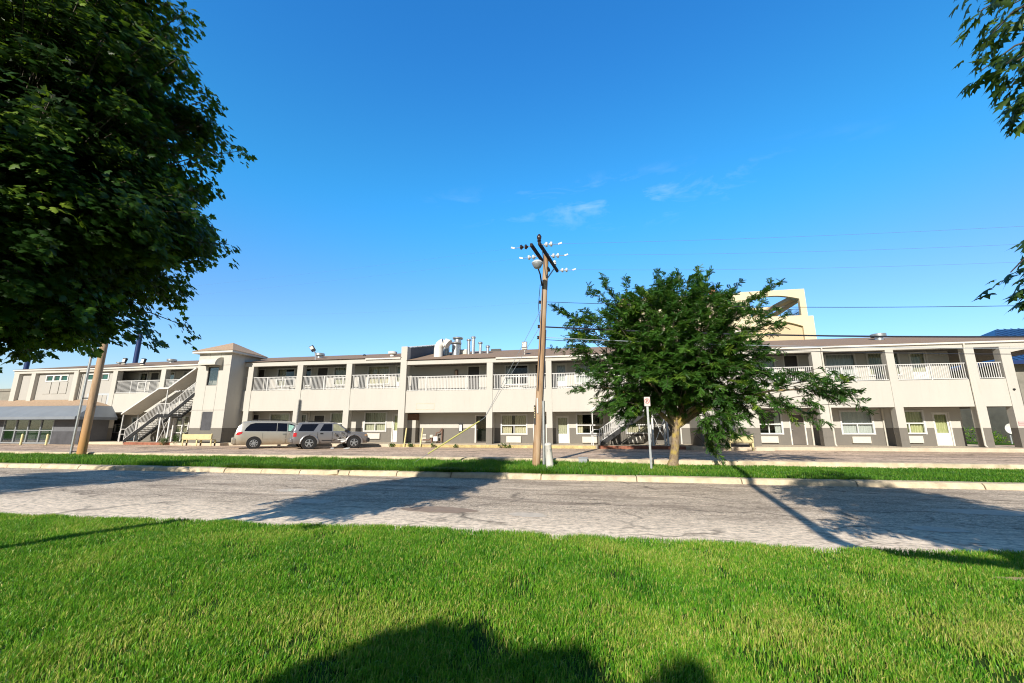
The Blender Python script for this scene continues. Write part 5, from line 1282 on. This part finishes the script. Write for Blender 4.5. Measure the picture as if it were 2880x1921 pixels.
inn = crown_clumps(MC, 1.15, 1.15, 2.4, 1.6, 520, .25, 3, .05)
ex = []; ed = []
for (az, z, ln) in [(r_.uniform(-1.5, .8), r_.uniform(-1.8, 2.6), r_.uniform(.25, .55)) for _ in range(34)]:
    f = math.sqrt(max(0.05, 1-(z/(3.3 if z > 0 else 2.2))**2))*(1-.3*max(0, z/3.3))*.95; d = np.array([math.cos(az), math.sin(az), .15])
    for q in np.linspace(0, 1, 4):
        ex.append(MC+np.array([math.cos(az)*1.42*f, math.sin(az)*1.42*f, z])+d*ln*q+r_.normal(0, .03, 3)); ed.append(unit(d))
cl1 = (np.concatenate([bo[0], inn[0], np.array(ex)]), np.concatenate([bo[1], inn[1], np.array(ed)]))
broadleaf('crown', tuple(MC), (1.72, 1.72, 3.1, 2.0), 0, 36, .077, MAPLE_T, MAPLE_F, M['maple'], mt, (-7.6, 3.25, .1), 21, .19, -.04, trunk_base=(-6.7, 3.3, 3.2), clumps=cl1)
b = MB(); limbs(b, (-7.6, 3.25, .1), (-6.95, 3.3, 2.7), [(-6.3, 3.2, 7.4), (-5.3, 3.6, 4.6), (-5.5, 4.2, 5.8), (-7.3, 2.6, 5.5), (-6.0, 2.1, 4.9), (-7.0, 4.4, 4.4), (-5.5, 2.6, 6.3)], .13, .02); b.build('trunk', M['bark'], mt, smooth=True)

# ---- silver maple at the right: only its nearest sprays reach into the picture
rt = thing('maple_tree', 'maple sprays with pointed lobed leaves reaching in from the right edge', 'tree', (4.75, 1.5, .1))
cr_ = crown_clumps((4.75, 1.5, 5.0), 1.8, 1.7, 2.6, 2.0, 520, .5, 5, .08)
keep = cr_[0][:, 0]/np.maximum(.3, cr_[0][:, 1]) > 1.5; cr_ = (cr_[0][keep], cr_[1][keep])
sp_ = []; sd_ = []
def spray(a, c, n, w_=.18):
    a, c = np.array(a), np.array(c)
    for q in np.linspace(0, 1, n):
        sp_.append(a+(c-a)*q+r_.normal(0, w_*(1-.6*q), 3)*np.array([1, .6, .6])); sd_.append(unit(c-a)*.8+np.array([0, 0, .2]))
spray((4.0, 3.1, 5.25), (3.02, 3.3, 4.78), 10); spray((4.0, 3.1, 5.1), (3.08, 3.25, 4.5), 9); spray((3.9, 3.2, 4.85), (3.2, 3.3, 4.35), 6, .1); spray((4.0, 3.2, 5.5), (3.2, 3.3, 5.15), 10); spray((4.0, 3.2, 5.7), (3.35, 3.3, 5.4), 8)
spray((3.95, 3.1, 4.3), (3.0, 3.3, 4.22), 10, .13); spray((3.9, 3.1, 4.2), (3.1, 3.3, 3.98), 9, .12); spray((3.8, 3.1, 4.1), (3.25, 3.3, 3.85), 6, .1)
spray((3.8, 3.15, 2.72), (2.90, 3.3, 2.68), 10, .10); spray((3.8, 3.1, 2.95), (3.02, 3.3, 2.88), 8, .09); spray((3.7, 3.1, 2.6), (3.0, 3.3, 2.52), 8, .08)
cr_ = (np.concatenate([cr_[0], np.array(sp_)]), np.concatenate([cr_[1], unit(np.array(sd_))]))
broadleaf('crown', (4.75, 1.5, 5.0), (1.8, 1.7, 2.6, 2.0), 0, 18, .112, SILV_T, SILV_F, M['maple_r'], rt, (4.75, 1.5, .1), 31, .16, .05, trunk_base=(4.75, 1.5, 3.4), clumps=cr_, twf=(.8, .8, .85))
b = MB(); limbs(b, (4.75, 1.5, .1), (4.75, 1.5, 2.2), [(4.7, 1.5, 7.0), (3.6, 2.9, 4.9), (3.7, 2.9, 3.9), (3.7, 2.95, 2.95), (5.8, .8, 5.0), (4.6, .3, 4.6)], .11, .015); b.build('trunk', M['bark'], rt, smooth=True)

# ---- feathery honey locust on the verge
lt_ = thing('locust_tree', 'feathery green locust tree with yellowish mossy trunk on the far verge', 'tree', (2.9, 17.3, .2))
rl_ = np.random.default_rng(17)
fork = np.array([3.12, 17.3, 1.75])
lobes = [  # centre x,y,z(from eye) radii, sprays
    ((3.3, 17.2, 3.6), (2.75, 2.4, 2.3), 640), ((3.2, 17.3, 3.2), (1.9, 1.8, 1.6), 270), ((.7, 17.3, 3.7), (1.55, 1.5, 1.5), 110), ((5.8, 17.2, 3.6), (1.2, 1.5, 1.4), 55),
    ((3.1, 17.0, 1.95), (3.2, 2.2, 1.0), 330), ((7.5, 17.0, 1.5), (1.7, 1.0, .72), 46), ((4.35, 16.4, .55), (.6, .6, .85), 38), ((1.1, 16.8, 1.05), (1.0, .9, .5), 34), ((5.6, 16.8, 1.0), (1.1, .9, .55), 40), ((2.6, 17.6, 1.25), (1.9, 1.3, .6), 90)]
SP = []; SDIR = []; LEN = []
for (c, rad, n) in lobes:
    d = unit(rl_.normal(size=(n, 3))); q = .55+.45*rl_.random(n)**.5
    p = np.array(c)+np.array([0, 0, EYE])+d*np.array(rad)*q[:, None]
    SP.append(p); o = unit(unit(p-np.array([3.3, 17.3, 3.6]))*.8+d*.35+rl_.normal(0, .38, (n, 3))+np.array([0, 0, .14])); SDIR.append(o); LEN.append(rl_.uniform(.4, .78, n))
def shoot(tip, n, ln):
    """a longer arching shoot made of several sprays ending at tip (x, z from eye)"""
    tip = np.array([tip[0], 17.2, tip[1]+EYE]); c = np.array([3.3, 17.3, 3.9]); d = unit(tip-c)
    for k in range(n):
        SP.append((tip-d*(ln*(k+.55)/n))[None]+rl_.normal(0, .09, (1, 3))); SDIR.append(unit(d+rl_.normal(0, .22, 3)+np.array([0, 0, .25-.1*k]))[None]); LEN.append(np.array([rl_.uniform(.5, .7)]))
for tp, n, ln in (((-1.45, 5.25), 6, 2.0), ((-1.35, 5.0), 4, 1.2), ((.55, 6.35), 6, 1.6), ((1.35, 6.1), 5, 1.3), ((2.75, 6.4), 6, 1.5), ((3.5, 6.2), 5, 1.2), ((4.4, 6.35), 6, 1.5), ((4.75, 6.15), 5, 1.2), ((5.8, 5.7), 6, 1.6), ((7.35, 5.75), 9, 2.7), ((7.3, 4.35), 7, 2.4),
                  ((6.9, 3.0), 6, 2), ((9.75, .78), 5, 1.9), ((9.0, 1.3), 6, 1.6), ((8.3, .3), 5, 1.4), ((8.6, 2.0), 5, 1.6), ((4.5, -.95), 6, 1.0), ((4.75, -.55), 5, .9), ((-.95, 1.45), 6, 1.8), ((-1.3, 3.4), 6, 1.6), ((-.9, 4.2), 5, 1.5), ((.1, .72), 5, 1.5), ((1.2, .05), 5, 1.2), ((6.0, .5), 5, 1.2), ((5.4, 0.0), 5, 1.1), ((-.6, 2.4), 6, 1.6), ((0., 6.0), 5, 1.4), ((6.6, 5.2), 5, 1.4)):
    shoot(tp, n, ln)
SP = np.concatenate(SP); SDIR = np.concatenate(SDIR); LEN = np.concatenate(LEN)
free = ~((SP[:, 1] < 16.1) & (np.abs(SP[:, 0]-1.9) < .75) & (SP[:, 2] < 3.2)); SP, SDIR, LEN = SP[free], SDIR[free], LEN[free]; NS = len(SP)
t4 = np.linspace(0, 1, 5)[None, :, None]
segs = SP[:, None]+SDIR[:, None]*(t4-.5)*LEN[:, None, None]+np.array([0, 0, -1])*(t4**2*.20*LEN[:, None, None])
# fronds along each spray: each a drooping rib with pairs of leaflets
PER = 24; idx = np.repeat(np.arange(NS), PER); tt = rl_.random(len(idx))*1.02; N = len(idx)
a = SP[idx]+SDIR[idx]*((tt-.5)*LEN[idx])[:, None]+np.array([0, 0, -1])*((tt**2)*.20*LEN[idx])[:, None]
sidev = unit(np.cross(SDIR[idx], np.array([0, 0, 1.]))+rl_.normal(0, .25, (N, 3)))*np.where(rl_.random(N) < .5, -1, 1)[:, None]
fd = unit(sidev*.9+SDIR[idx]*.75+np.array([0, 0, -.22])+rl_.normal(0, .48, (N, 3)))
LF = 5; lf = []
lv = np.array([(0, 0, 0), (.5, .28, -.02), (1, .05, -.10), (.5, -.22, -.02)])     # leaflet: along its own axis
tplv = []; tplf = []
for k in range(LF):
    y = .12+.80*k/(LF-1); w_ = .40*(1-.3*abs(k-1.9)/2.5)
    for sgn in (-1, 1):
        o = len(tplv)
        for (u, v, zz) in lv: tplv.append((sgn*u*w_, y+v*.46+u*.10, zz*.5-.16*y*y-u*w_*.25))
        tplf += [(o, o+1, o+2), (o, o+2, o+3)]
o = len(tplv); tplv += [(0, .92, -.19), (.07, 1.05, -.25), (0, 1.22, -.33), (-.07, 1.05, -.25)]; tplf += [(o, o+1, o+2), (o, o+2, o+3)]
sprnd = np.clip(rl_.normal(.40, .16, NS), 0, 1)
young = rl_.random(NS) < .05; sprnd[young] = .92
ev, ef = twig_tubes(np.concatenate([segs]), .012, .004)
# branch from the scaffold to each spray
n2 = np.random.default_rng(4); st_ = SP-SDIR*LEN[:, None]*.5; near = fork+(st_-fork)*n2.uniform(.45, .7, (NS, 1))+np.array([0, 0, .12]); t3 = np.linspace(0, 1, 4)[None, :, None]
sg2 = near[:, None]*(1-t3)+st_[:, None]*t3+np.array([0, 0, 1])*(t3*(1-t3)*.25)
sg2 = sg2[n2.random(NS) < .16]; ev2, ef2 = twig_tubes(sg2, .018, .009)
leaves_mesh('crown', np.array(tplv), np.array(tplf), a, fd, unit(np.array([0, 0, 1.])+SDIR[idx]*.4+rl_.normal(0, .25, (N, 3))), rl_.uniform(.12, .22, N), np.clip(sprnd[idx]+rl_.normal(0, .1, N), 0, 1), M['locust'], lt_, (2.9, 17.3, .2), (np.concatenate([ev, ev2]), np.concatenate([ef, ef2+len(ev)]), M['bark']))
b = MB(); F_ = Vector(fork)
limbs(b, (2.9, 17.3, .2), F_, [(3.2, 17.3, 7.0), (1.0, 17.3, 5.4), (5.6, 17.2, 5.6), (7.6, 17.0, 3.0), (.4, 16.9, 3.2), (4.3, 16.4, 2.6), (2.2, 18.4, 5.2), (4.6, 18.3, 5.0), (5.6, 16.7, 2.7), (2.0, 16.4, 3.4)], .155, .03); b.build('trunk', M['lbark'], lt_, smooth=True)

# ---- unseen street trees, with crowns and a limb added to throw shadows
def shade_tree(base, C, radii, n, label, seed):
    t = thing('street_tree', label, 'tree', (*base, .1))
    broadleaf('crown', C, radii, n, 22, .17, MAPLE_T, MAPLE_F, M['maple'], t, (*base, .1), seed, .34, 0, rmin=.3, trunk_base=(*base, C[2]-radii[3]))
    b = MB(); limbs(b, (*base, .1), (base[0], base[1], C[2]-radii[3]*.75), [(C[0]+.5, C[1], C[2]+1), (C[0]-.6, C[1]+.4, C[2]+.4), (C[0], C[1]-.7, C[2]+.6)], .11, .02); b.build('trunk', M['bark'], t, smooth=True); return t
shade_tree((-18.6, 1.0), (-18.6, 1.0, 5.2), (3.0, 3.0, 2.2, 2.0), 560, 'round maple out of view to the left shading the far end of the road', 41)
SHT = shade_tree((4.7, -1.2), (4.75, -1.0, 6.0), (1.7, 1.7, 2.0, 1.9), 330, 'small maple behind the viewer whose shadow lies on the road at right', 43)
b = MB(); b.tube([(4.75, -1.1, 3.2), (3.6, -1.05, 3.75), (2.3, -1.0, 4.0), (2.02, -1.0, 4.4), (2.08, -.6, 6.6), (2.16, -.1, 9.0), (2.2, .1, 10.2)], [.10, .10, .11, .125, .115, .10, .07], 10)  # added limb, bent so its shadow draws the thin line on the road
o = b.build('shadow_limb', M['bark'], SHT, smooth=True)
def shrub(name, c, rx, rz, n, label, seed, leaf=.06, per=26, m='weed', spread=.13, q0=.45):
    t = thing(name, label, 'tree' if c[2] > 1 else 'shrub', (c[0], c[1], .1 if c[2] > 1 else c[2]))
    r = np.random.default_rng(seed); d = unit(r.normal(size=(n, 3))); d[:, 2] = np.abs(d[:, 2]) if rz > 0 else d[:, 2]
    cp = np.array([c[0], c[1], c[2]+rz*.08])+d*np.array([rx, rx, rz*.92])*(q0+(1-q0)*r.random(n)**.4)[:, None]
    T = np.array([(0, 0, 0), (.3, .45, .04), (0, 1, -.1), (-.3, .45, .04)]); F = np.array([(0, 1, 2), (0, 2, 3)])
    idx = np.repeat(np.arange(n), per); N = len(idx); pos = cp[idx]+r.normal(0, spread*.6, (N, 3))
    leaves_mesh('foliage', T, F, pos, unit(d[idx]+r.normal(0, .6, (N, 3))), unit(np.array([0, 0, 1.])+r.normal(0, .5, (N, 3))), leaf*r.uniform(.7, 1.4, N), r.random(N), M[m], t, tuple(t.location))
    b = MB(); 
    for k in range(5): b.tube([(c[0], c[1], c[2]-.05), (c[0]+math.cos(k*1.3)*rx*.5, c[1]+math.sin(k*1.3)*rx*.5, c[2]+rz*.6)], [.02, .006], 5)
    if c[2] > 1: b.tube([(c[0], c[1], .05), (c[0], c[1], c[2]+.5)], [.07, .05], 8)
    b.build('stem', M['bark'], t); return t
shrub('shadow_crown', (-2.40, -5.0, 2.29), 1.12, 2.10, 1900, 'widest round crown added behind the viewer to throw the lawn shadow', 51, .10, 16, spread=.08, q0=.8)  # unseen crowns, shaped only to throw the hump of shadow on the lawn
shrub('shadow_crown', (-1.62, -5.0, 2.29), .86, 2.04, 1200, 'middle crown added behind the viewer to widen the lawn shadow', 55, .09, 16, spread=.07, q0=.8)
shrub('shadow_crown', (-.84, -5.0, 2.29), .46, 2.08, 600, 'narrowest crown added behind the viewer to stand in for the shadow of a head', 52, .08, 16, spread=.06, q0=.8)  # takes the place of the viewer, whose head throws this small bump
shrub('leafy_plant', (-33.2, 28.2, .3), .28, .55, 24, 'small leafy weed growing between the legs of the left stairs', 53)
shrub('leafy_plant', (-31.75, 28.15, .3), .4, .95, 34, 'dark leafy plant against the tower left of the plain bench', 54)
for k, (x, y, rx, h, lb) in enumerate(((27.5, 43.5, 1.5, 1.2, 'clipped bush on the sunny grass seen through the breezeway'), (33.5, 46, 2.0, 1.1, 'low bush on the back lawn nearest the white dish'))):
    shrub('round_bush', (x, y, .34), rx, h, 90, lb, 60+k, .14, 20, 'blade2', .3)
dsh = thing('satellite_dish', 'white round dish on a post beyond the right hand breezeway', 'dish', (33.2, 41.8, .34))
b = MB(); b.tube([(33.2, 41.8, .3), (33.2, 41.8, 1.35)], .05, 8); b.build('post', M['greymetal'], dsh); b = MB(); b.lathe((33.2, 41.7, 1.55), [(.02, .08), (.25, .02), (.42, -.10), (.40, -.12), (.2, 0)], 16, 'y'); b.build('reflector', M['white'], dsh, smooth=True)
ft = thing('distant_tree', 'small dark treetop peeping over the roof right of the wooden pole', 'tree', (1.0, 95, .3))
broadleaf('crown', (1.0, 95, 14.5), (4.2, 4, 3.2, 3), 140, 16, .6, MAPLE_T, MAPLE_F, M['maple'], ft, (1.0, 95, .3), 71, .9)
b = MB(); b.tube([(1, 95, .2), (1, 95, 12)], [.4, .2], 8); b.build('trunk', M['bark'], ft)
# weeds in the gutter before the walkway
wl = ('tiny weed at the yellow kerb just left of the leaning bollards', 'tiny weed between the two leaning bollards', 'tiny weed at the yellow kerb below the gas meter', 'tiny weed at the kerb below the meter box', 'leafy weed at the yellow kerb below the wide curtained window left of the pole', 'tiny weed beside the leafy one at the yellow kerb')
for (x, s_, lb) in zip((-14.0, -12.6, -10.9, -9.3, -6.1, -5.6), (.16, .15, .17, .13, .28, .14), wl):
    t = shrub('weed', (x, 28.25, .3), s_, s_*1.3, 9, lb, int(100+abs(x)*10), .09, 10, spread=.08); t['group'] = 'weeds along the walkway kerb'; t['category'] = 'weed'

# ---- grass
def blades(name, x, y, z0, h, wd, m, lab, seed, rnd, lean=.35, dirv=None, ldir=0.):
    r = np.random.default_rng(seed); N = len(x); a = r.random(N)*2*math.pi; la = r.random(N)*2*math.pi if dirv is None else dirv
    ln = np.abs(r.normal(0, lean, N))+.08
    bx, by = np.cos(a)*wd/2, np.sin(a)*wd/2; lx, ly = np.cos(la)*ln*h+ldir*h, np.sin(la)*ln*h
    P_ = np.empty((N, 5, 3), np.float32)
    P_[:, 0] = np.stack([x-bx, y-by, z0-.01], 1); P_[:, 1] = np.stack([x+bx, y+by, z0-.01], 1)
    P_[:, 2] = np.stack([x+bx*.75+lx*.35, y+by*.75+ly*.35, z0+h*.6], 1); P_[:, 3] = np.stack([x-bx*.75+lx*.35, y-by*.75+ly*.35, z0+h*.6], 1)
    P_[:, 4] = np.stack([x+lx, y+ly, z0+h*np.clip(1-ln*.35, .5, 1)], 1)
    i = np.arange(N)[:, None]*5; loops = np.concatenate([i+np.array([0, 1, 2, 3]), i+np.array([3, 2, 4])], 1).ravel()
    st = np.stack([np.arange(N)*7, np.arange(N)*7+4], 1).ravel(); tot = np.tile([4, 3], N)
    o = np_mesh(name, P_.reshape(-1, 3), loops, st, tot, M[m], None, np.repeat(rnd, 5)); o['kind'] = 'stuff'; return tag(o, lab, 'grass')
def fnoise(x, y, seed, s):
    r = np.random.default_rng(seed); v = np.zeros_like(x)
    for k in range(7):
        a, f = r.random()*6.28, s*(1.5**k)*r.uniform(.7, 1.3); v += np.sin((x*math.cos(a)+y*math.sin(a))*f+r.random()*6.28+1.3*np.sin((x*math.sin(a)-y*math.cos(a))*f*.7))*.8**k
    return v/3.
rg = np.random.default_rng(77)
NB = 900000
y = 2.0+4.5*rg.random(NB)**.8; x = (rg.random(NB)*3.45-2.2)*(y+.25)+.1
ok = y < lawn_edge(x)+.02; x, y = x[ok], y[ok]
xb = rg.uniform(-13, 9, 90000); yb = rg.uniform(-3.5, 2.1, 90000); x = np.concatenate([x, xb]); y = np.concatenate([y, yb])
hole = ((x-4.45)/.55)**2+((y-5.45)/.09)**2 < 1; x, y = x[~hole], y[~hole]
cl = fnoise(x, y, 3, 5.5); dens = rg.random(len(x)) < np.clip(.62+.6*cl, .12, 1); x, y, cl = x[dens], y[dens], cl[dens]
big = fnoise(x, y, 9, .9); mid = fnoise(x, y, 12, 2.6)
rnd = np.clip((.42+.20*big+.15*mid)+rg.normal(0, .22, len(x)), 0, .86); dry = rg.random(len(x)) < np.clip(.10+.16*np.maximum(0, big+mid*.6), 0, .42); rnd[dry] = rg.uniform(.78, 1, dry.sum())
hh = np.clip(.052+.008*cl+.006*mid+rg.normal(0, .012, len(x)), .025, .10)
edge = np.clip((y-(lawn_edge(x)-.35))/.35, 0, 1); hh = hh*(1+.15*edge)
blades('lawn_grass', x, y, lawn_z(x, y), hh, rg.uniform(.0042, .0088, len(x)), 'blade', 'short mown lawn grass in the foreground', 5, rnd, .42, None, .10)
b = MB(); P_ = []
n = 30
for k in range(n): a = 2*math.pi*k/n; P_.append((4.45+.62*math.cos(a)*(1+.08*math.sin(k*5)), 5.45+.12*math.sin(a), float(lawn_z(4.45, 5.45))+.012))
b.add(P_, [tuple(range(n))]); struct(b.build('bare_soil', M['strawm']))
NV = 190000
x = rg.uniform(-36, 19, NV); y = rg.uniform(14.2, 17.62, NV)
cl = fnoise(x, y, 23, 2.2); keep = rg.random(NV) < np.clip(.8+.4*cl, .3, 1); x, y, cl = x[keep], y[keep], cl[keep]
z0 = np.interp(y, [14.2, 14.3, 15.5, 17.6], [.14, .15, .20, .21])
longz = 1-np.clip((x-.5)/2.5, 0, 1)*.55
hh = np.clip((.15+.05*cl+rg.normal(0, .03, len(x)))*longz, .04, .28)
edge = (y < 14.45); hh = np.where(edge, hh*rg.uniform(.7, 1.3, len(x)), hh)
dv = np.where(edge & (x < -1), -math.pi/2+rg.normal(0, .5, len(x)), rg.random(len(x))*6.28)
tree_d = np.exp(-((x-2.6)/2.2)**2)*np.exp(-((y-16.0)/1.5)**2)
rnd = np.clip(.42+.16*cl+.12*fnoise(x, y, 31, 1.1)+rg.normal(0, .2, len(x))+.45*tree_d*rg.random(len(x)), 0, 1); hh = hh*(1-.35*tree_d)
blades('verge_grass', x, y, z0, hh, rg.uniform(.008, .018, len(x)), 'blade2', 'long unmown grass on the verge between road and parking lot', 6, rnd, .5, dv)
# tufts creeping over the far kerb
NT = 9000; xc = rg.choice(np.concatenate([rg.uniform(-14, -8, 26), rg.uniform(-8, -1.5, 18)]), NT); x = xc+rg.normal(0, .22, NT); y = 14.22+rg.normal(0, .06, NT)
blades('kerb_grass', x, y, np.full(NT, .15), rg.uniform(.12, .30, NT), rg.uniform(.006, .011, NT), 'blade2', 'grass blades hanging over the far road kerb', 8, np.clip(rg.normal(.5, .2, NT), 0, 1), 1.1, -math.pi/2+rg.normal(0, .35, NT))

for k, (x, y, sx, rz) in enumerate(((-15.5, 25.1, .22, 20), (-16.4, 24.9, .12, 70))):
    t = thing('car_debris', ('larger', 'smaller')[k]+' piece of torn white trim lying on the asphalt under the crumpled car door', 'car part', (x, y, .305), R(rz), 'broken car trim on the lot')
    b = MB(); b.add([(-sx, -.05, 0), (sx*.6, -.09, .01), (sx, .02, .06), (-.2*sx, .1, .05)], [(0, 1, 2, 3)]); b.add([(-sx, -.05, .02), (sx*.6, -.09, .03), (sx, .02, .08), (-.2*sx, .1, .07)], [(3, 2, 1, 0)]); b.build('shard', M['white'], t, off=(0, 0, 0))
